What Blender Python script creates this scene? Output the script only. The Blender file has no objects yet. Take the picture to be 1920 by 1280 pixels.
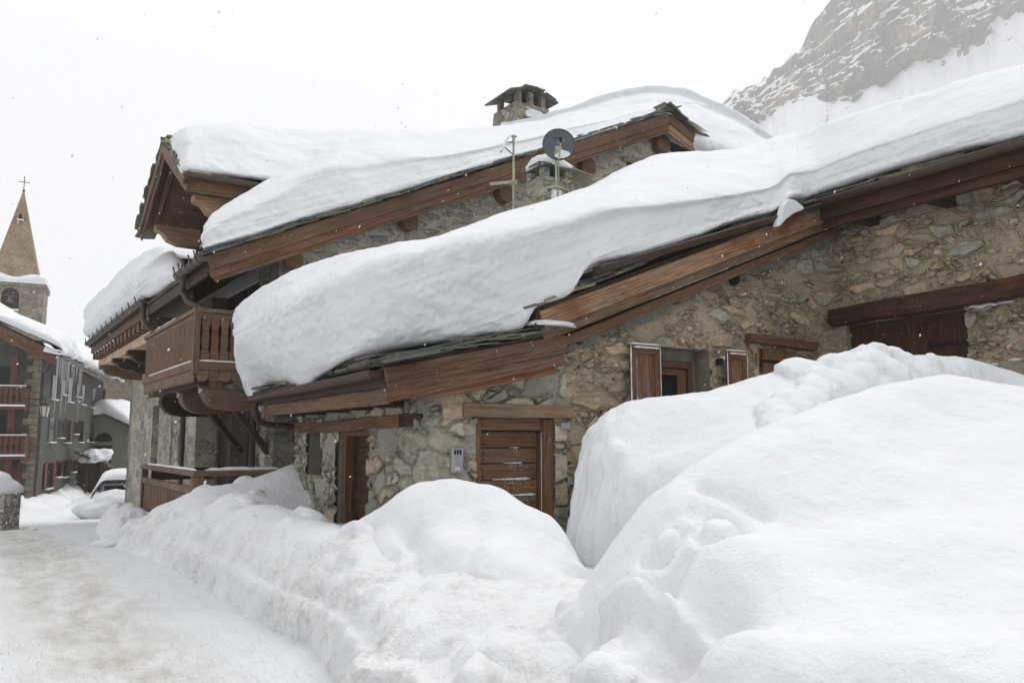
import bpy, math, random
import numpy as np
from mathutils import Vector, Matrix

sc = bpy.context.scene
COL = sc.collection
R = math.radians
rnd = random.Random(7)

# ---------------------------------------------------------------- camera, sky, sun, exposure
F = 1536.0
PITCH = math.atan(185 / F)
YAW = R(30.74)
EYE = 1.6
cam = bpy.data.objects.new('camera', bpy.data.cameras.new('camera'))
COL.objects.link(cam)
cam.location = (0, 0, EYE)
cam.rotation_euler = (R(90) + PITCH, 0, -YAW)
cam.data.lens = 36.0 * F / 1920
cam.data.clip_start = 0.05
cam.data.clip_end = 6000
sc.camera = cam

world = bpy.data.worlds.new('World')
sc.world = world
world.use_nodes = True
wn, wl = world.node_tree.nodes, world.node_tree.links
wn.clear()
SUN_EL, SUN_AZ = R(56), R(72)
sky = wn.new('ShaderNodeTexSky'); sky.sky_type = 'NISHITA'; sky.sun_disc = False
sky.sun_elevation = SUN_EL; sky.sun_rotation = SUN_AZ; sky.dust_density = 5; sky.air_density = 1
hs = wn.new('ShaderNodeHueSaturation'); hs.inputs['Saturation'].default_value = 0.25
mx = wn.new('ShaderNodeMix'); mx.data_type = 'RGBA'; mx.inputs['Factor'].default_value = 0.93
mx.inputs['B'].default_value = (8.3, 8.35, 8.5, 1)      # the even white of falling snow cloud
bg = wn.new('ShaderNodeBackground'); bg.inputs['Strength'].default_value = 0.10
wo = wn.new('ShaderNodeOutputWorld')
wl.new(sky.outputs[0], hs.inputs['Color']); wl.new(hs.outputs[0], mx.inputs['A'])
tc = wn.new('ShaderNodeTexCoord'); sx = wn.new('ShaderNodeSeparateXYZ'); wl.new(tc.outputs['Generated'], sx.inputs[0])
mr = wn.new('ShaderNodeMapRange'); mr.inputs['From Min'].default_value = .40; mr.inputs['From Max'].default_value = 1.0
mr.inputs['To Min'].default_value = 0.78; mr.inputs['To Max'].default_value = 1.5; wl.new(sx.outputs[2], mr.inputs['Value'])
ml = wn.new('ShaderNodeVectorMath'); ml.operation = 'SCALE'; wl.new(mx.outputs['Result'], ml.inputs[0]); wl.new(mr.outputs[0], ml.inputs['Scale'])
wl.new(ml.outputs[0], bg.inputs['Color']); wl.new(bg.outputs[0], wo.inputs['Surface'])

sun = bpy.data.objects.new('sun', bpy.data.lights.new('sun', 'SUN'))
COL.objects.link(sun)
sun.data.energy = 1.35
sun.data.angle = R(30)
sun.data.color = (1.0, 0.97, 0.93)
sun.rotation_euler = (R(90) - SUN_EL, 0, R(180) - SUN_AZ)

sc.view_settings.view_transform = 'Standard'
sc.view_settings.look = 'None'
sc.view_settings.exposure = 0.32
sc.view_settings.gamma = 1.0
sc.cycles.volume_bounces = 6
sc.cycles.max_bounces = 12
sc.cycles.diffuse_bounces = 4

# ---------------------------------------------------------------- measuring helpers
def ray(px, py):
    x = (px - 960) / F; y = (640 - py) / F
    fw = math.cos(PITCH) - y * math.sin(PITCH); up = math.sin(PITCH) + y * math.cos(PITCH)
    s, c = math.sin(YAW), math.cos(YAW)
    return (x * c + fw * s, -x * s + fw * c, up)

def atd(px, py, t):
    """point of the place at forward distance t metres"""
    r = ray(px, py); s, c = math.sin(YAW), math.cos(YAW)
    k = t / (r[0] * s + r[1] * c)
    return (r[0] * k, r[1] * k, EYE + r[2] * k)

class Frame:
    def __init__(s, ox, oy, oz, deg):
        s.o = (ox, oy, oz); s.deg = deg; s.y = R(deg)
    def loc(s, p):
        dx, dy = p[0] - s.o[0], p[1] - s.o[1]; c, n = math.cos(s.y), math.sin(s.y)
        return (dx * c + dy * n, -dx * n + dy * c, p[2] - s.o[2])
    def wor(s, p):
        c, n = math.cos(s.y), math.sin(s.y)
        return (s.o[0] + p[0] * c - p[1] * n, s.o[1] + p[0] * n + p[1] * c, s.o[2] + p[2])
    def at(s, px, py, ax, v):
        a = s.loc((0, 0, EYE)); r = ray(px, py); b = s.loc((r[0], r[1], r[2] + EYE))
        d = [b[i] - a[i] for i in range(3)]; i = 'xyz'.index(ax); t = (v - a[i]) / d[i]
        return tuple(a[k] + d[k] * t for k in range(3))

W = Frame(0, 0, 0, 0)

# ---------------------------------------------------------------- numpy noise
def _h(ix, iy, iz, seed):
    with np.errstate(over='ignore'):
        n = (ix.astype(np.int64) * 374761393 + iy.astype(np.int64) * 668265263 + iz.astype(np.int64) * 2147483647 + seed * 974634777) & 0xffffffff
        n = ((n ^ (n >> 13)) * 1274126177) & 0xffffffff
        n = ((n ^ (n >> 16)) * 2246822519) & 0xffffffff
        n = n ^ (n >> 15)
    return (n & 0xffff) / 65535.0

def vnoise(x, y, z, seed=0):
    x, y, z = np.broadcast_arrays(np.asarray(x, float), np.asarray(y, float), np.asarray(z, float))
    fx, fy, fz = np.floor(x), np.floor(y), np.floor(z)
    u, v, w = x - fx, y - fy, z - fz
    u = u * u * u * (u * (u * 6 - 15) + 10); v = v * v * v * (v * (v * 6 - 15) + 10); w = w * w * w * (w * (w * 6 - 15) + 10)
    def g(a, b, c): return _h(fx + a, fy + b, fz + c, seed)
    x00 = g(0, 0, 0) * (1 - u) + g(1, 0, 0) * u; x10 = g(0, 1, 0) * (1 - u) + g(1, 1, 0) * u
    x01 = g(0, 0, 1) * (1 - u) + g(1, 0, 1) * u; x11 = g(0, 1, 1) * (1 - u) + g(1, 1, 1) * u
    return ((x00 * (1 - v) + x10 * v) * (1 - w) + (x01 * (1 - v) + x11 * v) * w) * 2 - 1

def fbm(x, y, z, oct=4, seed=0, gain=0.5):
    a, s, f = 1.0, 0.0, 1.0
    for o in range(oct):
        s = s + a * vnoise(x * f + o * 17.3, y * f + o * 5.1, z * f + o * 9.7, seed + o); a *= gain; f *= 2.03
    return s

def cells(x, y, z, seed=0):
    """distance to the nearest and second nearest scattered point"""
    fx, fy, fz = np.floor(x), np.floor(y), np.floor(z); a = np.full(x.shape, 9.0); b = np.full(x.shape, 9.0)
    for i in (-1, 0, 1):
        for j in (-1, 0, 1):
            for k in (-1, 0, 1):
                cx, cy, cz = fx + i, fy + j, fz + k
                d = np.sqrt((cx + _h(cx, cy, cz, seed) - x) ** 2 + (cy + _h(cx, cy, cz, seed + 1) - y) ** 2 + (cz + _h(cx, cy, cz, seed + 2) - z) ** 2)
                b = np.where(d < a, a, np.minimum(b, d)); a = np.minimum(a, d)
    return a, b

# ---------------------------------------------------------------- object helpers
GROUPS = {'roof snow': 'snow lying on the roofs', 'snow mound': 'heaps of snow before the barn', 'snow bank': 'ploughed snow along the street', 'snow clod': 'snow clods on the street'}
def tag(o, label=None, cat=None, group=None, kind=None):
    group = group or GROUPS.get(cat)
    if label: o['label'] = label
    if cat: o['category'] = cat
    if group: o['group'] = group
    if kind: o['kind'] = kind
    return o

def thing(name, label, cat, loc=(0, 0, 0), deg=0, group=None):
    o = bpy.data.objects.new(name, None); COL.objects.link(o)
    o.location = loc; o.rotation_euler = (0, 0, R(deg)); o.empty_display_size = 0.3
    return tag(o, label, cat, group)

def copy_tree(o, parent=None):
    c = o.copy(); COL.objects.link(c); c.parent = parent
    for ch in list(o.children): copy_tree(ch, c)
    return c

def grid_mesh(name, V, mat, parent=None, smooth=True, keep=None, close_u=False):
    """V: (n, m, 3) array -> mesh object; keep: (n-1, m-1) bool mask"""
    n, m = V.shape[:2]
    me = bpy.data.meshes.new(name)
    I = np.arange(n * m).reshape(n, m)
    if close_u: I = np.vstack([I, I[:1]])
    q = np.stack([I[:-1, :-1], I[1:, :-1], I[1:, 1:], I[:-1, 1:]], -1)
    if keep is not None: q = q[keep]
    q = q.reshape(-1, 4)
    me.vertices.add(n * m); me.vertices.foreach_set('co', V.reshape(-1).astype(np.float32))
    me.loops.add(len(q) * 4); me.loops.foreach_set('vertex_index', q.reshape(-1).astype(np.int32))
    me.polygons.add(len(q)); me.polygons.foreach_set('loop_start', np.arange(0, len(q) * 4, 4, dtype=np.int32))
    me.polygons.foreach_set('loop_total', np.full(len(q), 4, dtype=np.int32))
    if smooth: me.polygons.foreach_set('use_smooth', np.ones(len(q), dtype=bool))
    me.update(calc_edges=True); me.validate()
    if mat: me.materials.append(mat)
    o = bpy.data.objects.new(name, me); COL.objects.link(o)
    if parent: o.parent = parent
    return o

class MB:
    """collects boxes, beams and tubes; build() links them as one mesh"""
    def __init__(s): s.v = []; s.f = []; s.uv = []; s.sm = []
    def face(s, idx, uv, smooth=False):
        s.f.append(idx); s.uv.append(uv); s.sm.append(smooth)
    def beam(s, p0, p1, w, h, up=(0, 0, 1), taper=None):
        p0, p1 = Vector(p0), Vector(p1); d = p1 - p0; L = d.length
        if L < 1e-6: return s
        d.normalize(); up = Vector(up)
        if abs(d.dot(up)) > 0.99: up = Vector((0, 1, 0)) if abs(d.y) < .9 else Vector((1, 0, 0))
        side = d.cross(up).normalized(); u2 = side.cross(d).normalized()
        b = len(s.v); t = taper or 1
        for p, k in ((p0, 1), (p1, t)):
            for a, c in ((-1, -1), (1, -1), (1, 1), (-1, 1)):
                s.v.append(p + side * (a * w / 2 * k) + u2 * (c * h / 2 * k))
        o1, o2 = rnd.random() * 50, rnd.random() * 50
        def q(i, du, dv, swap=False):
            uv = [(o1, o2), (o1 + du, o2), (o1 + du, o2 + dv), (o1, o2 + dv)]
            if swap: uv = [(o1, o2), (o1, o2 + dv), (o1 + du, o2 + dv), (o1 + du, o2)]
            s.face([b + k for k in i], uv); 
        for k, (i, dv) in enumerate((((0, 4, 5, 1), w), ((1, 5, 6, 2), h), ((2, 6, 7, 3), w), ((3, 7, 4, 0), h))):
            o2 += 1.3
            q(i, L, dv)
        q((0, 1, 2, 3), h * .3, w); q((7, 6, 5, 4), h * .3, w)
        return s
    def box(s, lo, hi, axis=0):
        lo, hi = Vector(lo), Vector(hi); c = (lo + hi) / 2; d = hi - lo
        if axis == 0: s.beam((lo.x, c.y, c.z), (hi.x, c.y, c.z), d.y, d.z)
        elif axis == 1: s.beam((c.x, lo.y, c.z), (c.x, hi.y, c.z), d.x, d.z)
        else: s.beam((c.x, c.y, lo.z), (c.x, c.y, hi.z), d.x, d.y, up=(0, 1, 0))
        return s
    def tube(s, path, r, n=10, caps=True, arc=None):
        P = [Vector(p) for p in path]; rs = r if isinstance(r, (list, tuple)) else [r] * len(P)
        rings = []; prev = None; L = 0
        a0, a1 = arc or (0, 2 * math.pi)
        cnt = n if not arc else n + 1
        for i, p in enumerate(P):
            d = (P[min(i + 1, len(P) - 1)] - P[max(i - 1, 0)]).normalized()
            up = Vector((0, 0, 1)) if abs(d.z) < .95 else Vector((1, 0, 0))
            side = d.cross(up).normalized(); u2 = side.cross(d).normalized()
            if i: L += (p - P[i - 1]).length
            ring = []
            for k in range(cnt):
                a = a0 + (a1 - a0) * k / n
                s.v.append(p + side * (math.cos(a) * rs[i]) + u2 * (math.sin(a) * rs[i])); ring.append(len(s.v) - 1)
            rings.append((ring, L))
        o = rnd.random() * 40
        for (ra, la), (rb, lb) in zip(rings, rings[1:]):
            for k in range(n):
                k2 = (k + 1) % cnt
                if arc and k + 1 >= cnt: continue
                v0, v1 = o + k * .05, o + k * .05 + .05
                s.face([ra[k], rb[k], rb[k2], ra[k2]], [(la, v0), (lb, v0), (lb, v1), (la, v1)], True)
        if caps and not arc:
            for ring in (rings[0][0][::-1], rings[-1][0]):
                s.face(list(ring), [(o + .1 * math.cos(6.28 * k / n), o + .1 * math.sin(6.28 * k / n)) for k in range(n)])
        return s
    def prism(s, pts, ext):
        """planar polygon pts extruded by vector ext"""
        P = [Vector(p) for p in pts]; e = Vector(ext); b = len(s.v); n = len(P)
        s.v += P + [p + e for p in P]
        o = rnd.random() * 50
        nrm = Vector((0, 0, 0))
        for i in range(n): nrm += P[i].cross(P[(i + 1) % n])
        ax = max(range(3), key=lambda k: abs(nrm[k])); i0, i1 = [k for k in range(3) if k != ax]
        uv = [(p[i0] + o, p[i1] + o) for p in P]
        s.face([b + i for i in range(n)][::-1], uv[::-1]); s.face([b + n + i for i in range(n)], uv)
        for i in range(n):
            j = (i + 1) % n; l = (P[j] - P[i]).length
            s.face([b + i, b + j, b + n + j, b + n + i], [(o, 0), (o + l, 0), (o + l, e.length), (o, e.length)])
        return s
    def build(s, name, mat, parent=None, bevel=0, smooth=False):
        me = bpy.data.meshes.new(name)
        me.from_pydata([tuple(v) for v in s.v], [], s.f)
        l = me.uv_layers.new(name='UVMap')
        flat = [c for uv in s.uv for p in uv for c in p]
        l.data.foreach_set('uv', flat)
        me.polygons.foreach_set('use_smooth', [bool(a or smooth) for a in s.sm])
        if mat: me.materials.append(mat)
        me.update()
        o = bpy.data.objects.new(name, me); COL.objects.link(o)
        if parent: o.parent = parent
        if bevel:
            m = o.modifiers.new('bevel', 'BEVEL'); m.width = bevel; m.segments = 2; m.limit_method = 'ANGLE'; m.angle_limit = R(40)
        return o

# ---------------------------------------------------------------- materials
class NT:
    def __init__(s, name):
        s.m = bpy.data.materials.new(name); s.m.use_nodes = True; s.t = s.m.node_tree; s.t.nodes.clear()
        s.out = s.n('ShaderNodeOutputMaterial'); s.b = s.n('ShaderNodeBsdfPrincipled'); s.l(s.b.outputs[0], s.out.inputs['Surface'])
    def n(s, t, **k):
        x = s.t.nodes.new(t)
        for a, v in k.items():
            if hasattr(x, a): setattr(x, a, v)
            else: x.inputs[a].default_value = v
        return x
    def l(s, a, b): s.t.links.new(a, b)
    def coord(s, kind='Object', scale=(1, 1, 1), loc=(0, 0, 0)):
        c = s.n('ShaderNodeTexCoord'); m = s.n('ShaderNodeMapping'); m.inputs['Scale'].default_value = scale; m.inputs['Location'].default_value = loc
        s.l(c.outputs[kind], m.inputs['Vector']); return m.outputs[0]
    def noise(s, vec, scale, detail=4, rough=0.55, dist=0):
        x = s.n('ShaderNodeTexNoise'); x.inputs['Scale'].default_value = scale; x.inputs['Detail'].default_value = detail
        x.inputs['Roughness'].default_value = rough; x.inputs['Distortion'].default_value = dist; s.l(vec, x.inputs['Vector']); return x.outputs['Fac']
    def noisec(s, vec, scale, detail=3):
        x = s.n('ShaderNodeTexNoise'); x.inputs['Scale'].default_value = scale; x.inputs['Detail'].default_value = detail
        s.l(vec, x.inputs['Vector']); return x.outputs['Color']
    def vor(s, vec, scale, feature='F1', rand=1.0):
        x = s.n('ShaderNodeTexVoronoi', feature=feature); x.inputs['Scale'].default_value = scale; x.inputs['Randomness'].default_value = rand
        s.l(vec, x.inputs['Vector']); return x
    def ramp(s, fac, stops, interp='LINEAR'):
        x = s.n('ShaderNodeValToRGB'); x.color_ramp.interpolation = interp; e = x.color_ramp.elements
        while len(e) < len(stops): e.new(0.5)
        for i, (p, c) in enumerate(stops):
            e[i].position = p; e[i].color = (c, c, c, 1) if isinstance(c, (int, float)) else (*c, 1)
        s.l(fac, x.inputs['Fac']); return x.outputs['Color']
    def math(s, op, a, b=None, c=None, clamp=False):
        x = s.n('ShaderNodeMath', operation=op); x.use_clamp = clamp
        for i, v in enumerate((a, b, c)):
            if v is None: continue
            if isinstance(v, (int, float)): x.inputs[i].default_value = v
            else: s.l(v, x.inputs[i])
        return x.outputs[0]
    def mix(s, f, a, b, mode='MIX'):
        x = s.n('ShaderNodeMix', data_type='RGBA', blend_type=mode)
        for nm, v in (('Factor', f), ('A', a), ('B', b)):
            if isinstance(v, (int, float)): x.inputs[nm].default_value = v if nm == 'Factor' else (v, v, v, 1)
            elif isinstance(v, tuple): x.inputs[nm].default_value = (*v, 1)
            else: s.l(v, x.inputs[nm])
        return x.outputs['Result']
    def bump(s, h, strength=0.5, dist=0.02, prev=None):
        x = s.n('ShaderNodeBump'); x.inputs['Strength'].default_value = strength; x.inputs['Distance'].default_value = dist
        s.l(h, x.inputs['Height'])
        if prev: s.l(prev, x.inputs['Normal'])
        return x.outputs[0]
    def done(s, color=None, rough=None, normal=None, spec=None):
        for nm, v in (('Base Color', color), ('Roughness', rough), ('Normal', normal), ('Specular IOR Level', spec)):
            if v is None: continue
            if isinstance(v, (int, float)): s.b.inputs[nm].default_value = v
            elif isinstance(v, tuple): s.b.inputs[nm].default_value = (*v, 1)
            else: s.l(v, s.b.inputs[nm])
        return s.m

def wood(name, dark, mid, light, bump=0.5, rough=0.7, stain=None, frost=0.0):
    n = NT(name)
    uv = n.coord('UV', (1, 1, 1))
    st = n.coord('UV', (1.2, 22, 1))
    g = n.noise(st, 2.2, 6, 0.65, 0.6)
    kn = n.noise(n.coord('UV', (.7, 5, 1)), 1.5, 3, .5, 1.5)
    c = n.ramp(g, [(0.28, dark), (0.5, mid), (0.74, light)])
    var = n.noise(uv, 0.35, 2)
    c = n.mix(n.ramp(kn, [(0.35, 0.0), (0.75, 0.55)]), c, n.mix(0.5, dark, mid))
    c = n.mix(0.9, c, n.ramp(var, [(0.3, 0.62), (0.7, 1.3)]), 'MULTIPLY')
    wx_ = n.ramp(n.noise(n.coord('UV', (.8, 6, 1)), 1.1, 5, .7), [(.42, 0.), (.68, .62)])
    lum = tuple(.30 * mid[0] + .45 * mid[1] + .25 * mid[2] for _ in range(3))
    c = n.mix(wx_, c, tuple(v * k * 1.35 for v, k in zip(lum, (1.08, 1.0, .92))))
    if stain:
        c = n.mix(n.ramp(n.noise(n.coord('Object'), 1.7, 4), [(0.5, 0.0), (0.68, 0.75)]), c, stain)
    if frost:
        fr = n.noise(n.coord('Object'), 55, 3, .7)
        c = n.mix(n.ramp(fr, [(0.64, 0.0), (0.70, frost)]), c, (.75, .76, .8))
    gv = n.ramp(n.noise(n.coord('UV', (1, 30, 1)), 1.4, 3), [(0.42, 0.0), (0.5, 1.0)])
    c = n.mix(.55, c, n.ramp(gv, [(0., .45), (.5, 1.05)]), 'MULTIPLY')
    b = n.bump(g, bump, 0.012); b = n.bump(gv, bump * .4, 0.006, b)
    return n.done(c, rough, b, 0.25)

M = {}
M['wood'] = wood('wood_brown', (0.0458, 0.0224, 0.0109), (0.1507, 0.0707, 0.0328), (0.2704, 0.1412, 0.0679), frost=.25)
M['wood_red'] = wood('wood_reddish', (0.0492, 0.0195, 0.0098), (0.1606, 0.0631, 0.0290), (0.2785, 0.1232, 0.0532), frost=.25)
M['wood_fresh'] = wood('wood_stripped', (0.0983, 0.0482, 0.0242), (0.2785, 0.1503, 0.0787), (0.5078, 0.3155, 0.1757), stain=(0.1802, 0.0631, 0.0242))
M['wood_dark'] = wood('wood_dark', (0.0151, 0.0096, 0.0062), (0.0492, 0.0260, 0.0140), (0.1040, 0.0572, 0.0307), frost=.2)
M['wood_barn'] = wood('wood_barn_door', (0.0221, 0.0087, 0.0047), (0.0661, 0.0245, 0.0105), (0.1339, 0.0520, 0.0209), frost=.25)
M['wood_pale'] = wood('wood_weathered', (0.1475, 0.0826, 0.0412), (0.3113, 0.1803, 0.0873), (0.4914, 0.3080, 0.1576))
M['wood_door'] = wood('wood_door', (0.0820, 0.0344, 0.0146), (0.2212, 0.1021, 0.0412), (0.3604, 0.1878, 0.0824), frost=.5)
M['wood_grey'] = wood('wood_grey_brown', (0.0574, 0.0330, 0.0193), (0.1556, 0.0901, 0.0509), (0.2948, 0.1878, 0.1090), frost=.2)
M['wood_orange'] = wood('wood_orange', (0.0820, 0.0300, 0.0122), (0.2458, 0.0991, 0.0364), (0.3931, 0.1727, 0.0703))
M['log'] = wood('wood_log_end', (0.0780, 0.0337, 0.0149), (0.1950, 0.0948, 0.0433), (0.3276, 0.1760, 0.0892), rough=.8)
M['wood_salmon'] = wood('wood_pale_beam', (0.3276, 0.1803, 0.0969), (0.6224, 0.3757, 0.2059), (0.8190, 0.5409, 0.3150))

def stone(name, mortar, stones, scale=2.7, zs=1.9, edge=(0.02, 0.10), patchy=0.5, disp=0.035, cement=None, bump=0.8, bury=0.5, tilt=(0, 0, 0), fuzz=.26):
    """rubble masonry: flattened stones half buried in mortar, true displacement"""
    n = NT(name)
    co = n.n('ShaderNodeTexCoord').outputs['Object']
    mp = n.n('ShaderNodeMapping'); mp.inputs['Scale'].default_value = (1, 1, zs); mp.inputs['Rotation'].default_value = tilt; n.l(co, mp.inputs['Vector'])
    base = mp.outputs[0]
    wv = n.noisec(co, 2.4, 3)
    wob = n.n('ShaderNodeVectorMath', operation='MULTIPLY_ADD'); n.l(wv, wob.inputs[0]); wob.inputs[1].default_value = (.35, .35, .30); n.l(base, wob.inputs[2])
    vec = wob.outputs[0]
    A = n.vor(vec, scale); AE = n.vor(vec, scale, 'DISTANCE_TO_EDGE')
    B = n.vor(vec, scale * 2.6); BE = n.vor(vec, scale * 2.6, 'DISTANCE_TO_EDGE')
    rnda = n.n('ShaderNodeSeparateColor'); n.l(A.outputs['Color'], rnda.inputs[0])
    rndb = n.n('ShaderNodeSeparateColor'); n.l(B.outputs['Color'], rndb.inputs[0])
    useb = n.math('GREATER_THAN', rnda.outputs[2], 0.52)          # some cells are filled with small stones
    eA = AE.outputs['Distance']; eB = n.math('MULTIPLY', BE.outputs['Distance'], 1.0)
    e = n.n('ShaderNodeMix', data_type='FLOAT'); n.l(useb, e.inputs['Factor']); n.l(eA, e.inputs['A']); n.l(n.math('MINIMUM', eA, eB), e.inputs['B']); e = e.outputs['Result']
    rr = n.n('ShaderNodeMix', data_type='FLOAT'); n.l(useb, rr.inputs['Factor']); n.l(rnda.outputs[0], rr.inputs['A']); n.l(rndb.outputs[0], rr.inputs['B']); rr = rr.outputs['Result']
    rg = n.n('ShaderNodeMix', data_type='FLOAT'); n.l(useb, rg.inputs['Factor']); n.l(rnda.outputs[1], rg.inputs['A']); n.l(rndb.outputs[1], rg.inputs['B']); rg = rg.outputs['Result']
    fine = n.noise(co, 26, 5, .65)
    rough_e = n.math('MULTIPLY_ADD', n.math('SUBTRACT', n.noise(co, 7, 7, .72), .5), fuzz, e)
    # how deep each stone sits
    buried = n.math('MULTIPLY', n.ramp(rg, [(bury * .6, 0.0), (bury * .6 + .25, 1.0)]), 1.0)
    patch = n.ramp(n.noise(co, .8, 3), [(0.35, 0.0), (0.65, 1.0)])
    thr = n.math('MULTIPLY_ADD', patch, patchy * .07, edge[0])
    mask = n.math('SUBTRACT', rough_e, thr)
    mask = n.math('DIVIDE', mask, edge[1] - edge[0], clamp=True)
    mask = n.math('MULTIPLY', mask, n.math('MAXIMUM', buried, .12))
    cr = n.ramp(rr, [(i / len(stones), c) for i, c in enumerate(stones)], 'CONSTANT')
    mott = n.ramp(n.noise(co, 9, 7, .75), [(0.3, .5), (0.7, 1.35)])
    sc_ = n.mix(.9, cr, mott, 'MULTIPLY')
    lay = n.noise(n.coord('Object', (2, 2, 26)), 2, 3)
    sc_ = n.mix(.5, sc_, n.ramp(lay, [(0.35, .6), (0.65, 1.25)]), 'MULTIPLY')
    mo = n.mix(.85, mortar, n.ramp(fine, [(0.25, .6), (0.75, 1.3)]), 'MULTIPLY')
    mo = n.mix(n.ramp(n.noise(co, 1.3, 4), [(.45, 0.), (.7, .6)]), mo, tuple(x * .62 for x in mortar))
    col = n.mix(mask, mo, sc_)
    crack = n.math('SUBTRACT', 1.0, n.math('DIVIDE', n.math('ABSOLUTE', n.math('SUBTRACT', rough_e, thr)), .022, clamp=True))
    crack = n.math('MULTIPLY', crack, n.ramp(n.noise(n.coord('Object', (1, 1, 2.6)), 1.9, 4, .6), [(.50, 0.), (.64, .9)]))
    col = n.mix(crack, col, (.028, .022, .018))
    pit = n.ramp(n.noise(n.coord('Object', (1, 1, 2.2)), 11, 6, .72), [(.27, .7), (.36, 0.)])
    col = n.mix(pit, col, (.05, .04, .03))
    dirt = n.ramp(n.noise(co, .55, 5, .7), [(.35, .72), (.62, 1.1)])
    col = n.mix(.8, col, dirt, 'MULTIPLY')
    h = n.math('MULTIPLY_ADD', mask, 1.0, n.math('MULTIPLY', crack, -.45))
    h = n.math('MULTIPLY_ADD', fine, .25, h)
    h = n.math('MULTIPLY_ADD', n.noise(co, 6, 4), .35, h)
    if cement:
        # smooth grey cement band under a raking line: z > a + b*x
        a, b2, x0, x1, ccol = cement
        s2 = n.n('ShaderNodeSeparateXYZ'); n.l(co, s2.inputs[0])
        d = n.math('SUBTRACT', s2.outputs[2], n.math('MULTIPLY_ADD', s2.outputs[0], b2, a))
        d = n.math('MULTIPLY_ADD', n.math('SUBTRACT', n.noise(co, 2.6, 4), .5), .55, d)
        k = n.math('DIVIDE', d, .06, clamp=True)
        k = n.math('MULTIPLY', k, n.math('GREATER_THAN', s2.outputs[0], x0))
        k = n.math('MULTIPLY', k, n.math('LESS_THAN', s2.outputs[0], x1))
        k = n.math('MULTIPLY', k, n.math('LESS_THAN', n.math('ABSOLUTE', n.math('SUBTRACT', s2.outputs[1], 8.6)), .2))
        cc = n.mix(.8, ccol, n.ramp(n.noise(co, 5, 4), [(.3, .75), (.7, 1.2)]), 'MULTIPLY')
        col = n.mix(k, col, cc)
        h = n.math('MULTIPLY', h, n.math('SUBTRACT', 1.0, n.math('MULTIPLY', k, .85)))
    if disp:
        dn = n.n('ShaderNodeDisplacement'); dn.inputs['Scale'].default_value = disp; dn.inputs['Midlevel'].default_value = 0.6
        n.l(h, dn.inputs['Height']); n.l(dn.outputs[0], n.out.inputs['Displacement']); n.m.displacement_method = 'BOTH'
        return n.done(col, .9, n.bump(n.noise(co, 14, 6, .7), .8, .025, n.bump(fine, .5, .01)), .2)
    return n.done(col, .9, n.bump(h, bump, .05), .2)

ST_A = [tuple(v * 1.18 for v in c) for c in [(.30, .29, .235), (.40, .37, .29), (.24, .245, .21), (.46, .41, .31), (.33, .32, .265), (.38, .31, .22), (.20, .205, .18), (.36, .355, .30)]]
M['stone_low'] = stone('stone_rubble_grey', (.39, .37, .31), [tuple(v * 1.12 for v in c) for c in ST_A], 1.9, 1.6, (.02, .07), .3, .05, bury=.22, fuzz=.13,
                       cement=(.36, .394, 4.9, 11.2, (.20, .205, .185)))
ST_B = [tuple(v * 1.2 for v in c) for c in [(.37, .30, .205), (.31, .285, .22), (.43, .34, .22), (.27, .255, .21), (.40, .34, .24), (.34, .27, .18), (.28, .28, .24), (.46, .37, .25)]]
M['stone_high'] = stone('stone_rubble_ochre', (.45, .375, .275), [tuple(min(.75, v * 1.25) for v in c) for c in ST_B], 2.7, 2.0, (.03, .09), .45, .055, bury=.34, fuzz=.15,
                        cement=(.36, .394, 4.9, 11.2, (.23, .235, .215)), tilt=(0, R(7), 0))
ST_C = [(.32, .30, .26), (.24, .24, .22), (.36, .32, .25), (.19, .20, .19), (.30, .255, .19), (.25, .26, .245)]
M['stone_gable'] = stone('stone_gable_beige', (.56, .52, .44), [tuple(min(.7, v * 1.5) for v in c) for c in ST_C], 3.0, 2.6, (.03, .10), .5, 0, bury=.5, bump=.9)
M['stone_street'] = stone('stone_roughcast', (.46, .43, .36), [tuple(v * 1.25 for v in c) for c in ST_C], 2.4, 1.6, (.03, .10), .5, 0, bury=.5, bump=1., fuzz=.18)
M['stone_dim'] = stone('stone_dim_quoin', (.24, .23, .19), ST_A, 2.0, 1.6, (.02, .06), .2, 0, bury=.25, bump=.9)  # dim stone; on the corner return its dark colour stands in for shade
M['stone_chimney'] = stone('stone_chimney', (.34, .30, .23), [tuple(v * 1.3 for v in c) for c in ST_C], 4.0, 1.8, (.02, .08), .3, 0, bury=.25, bump=1.)
M['stone_far'] = stone('stone_far_beige', (.30, .26, .20), [(.34, .29, .22), (.26, .235, .19), (.38, .32, .24), (.22, .20, .17)], 3.0, 2.4, (.02, .08), .3, 0, bury=.2)
M['stone_tower'] = stone('stone_tower', (.26, .225, .18), [(.30, .26, .20), (.22, .20, .165), (.35, .29, .22), (.19, .175, .15)], 1.9, 1.8, (.02, .08), .3, 0, bury=.2)

def plain(name, col, rough=.6, var=.25, scale=4, bump=.2, metal=0, spec=.3, alt=None):
    n = NT(name)
    co = n.coord('Object')
    f = n.noise(co, scale, 5, .6)
    c = n.mix(.9, col, n.ramp(f, [(.3, 1 - var), (.7, 1 + var)]), 'MULTIPLY')
    if alt: c = n.mix(n.ramp(n.noise(co, scale * .4, 4), [(.45, 0.), (.65, .8)]), c, alt)
    n.b.inputs['Metallic'].default_value = metal
    return n.done(c, rough, n.bump(n.noise(co, scale * 8, 4), bump, .01), spec)

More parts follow.
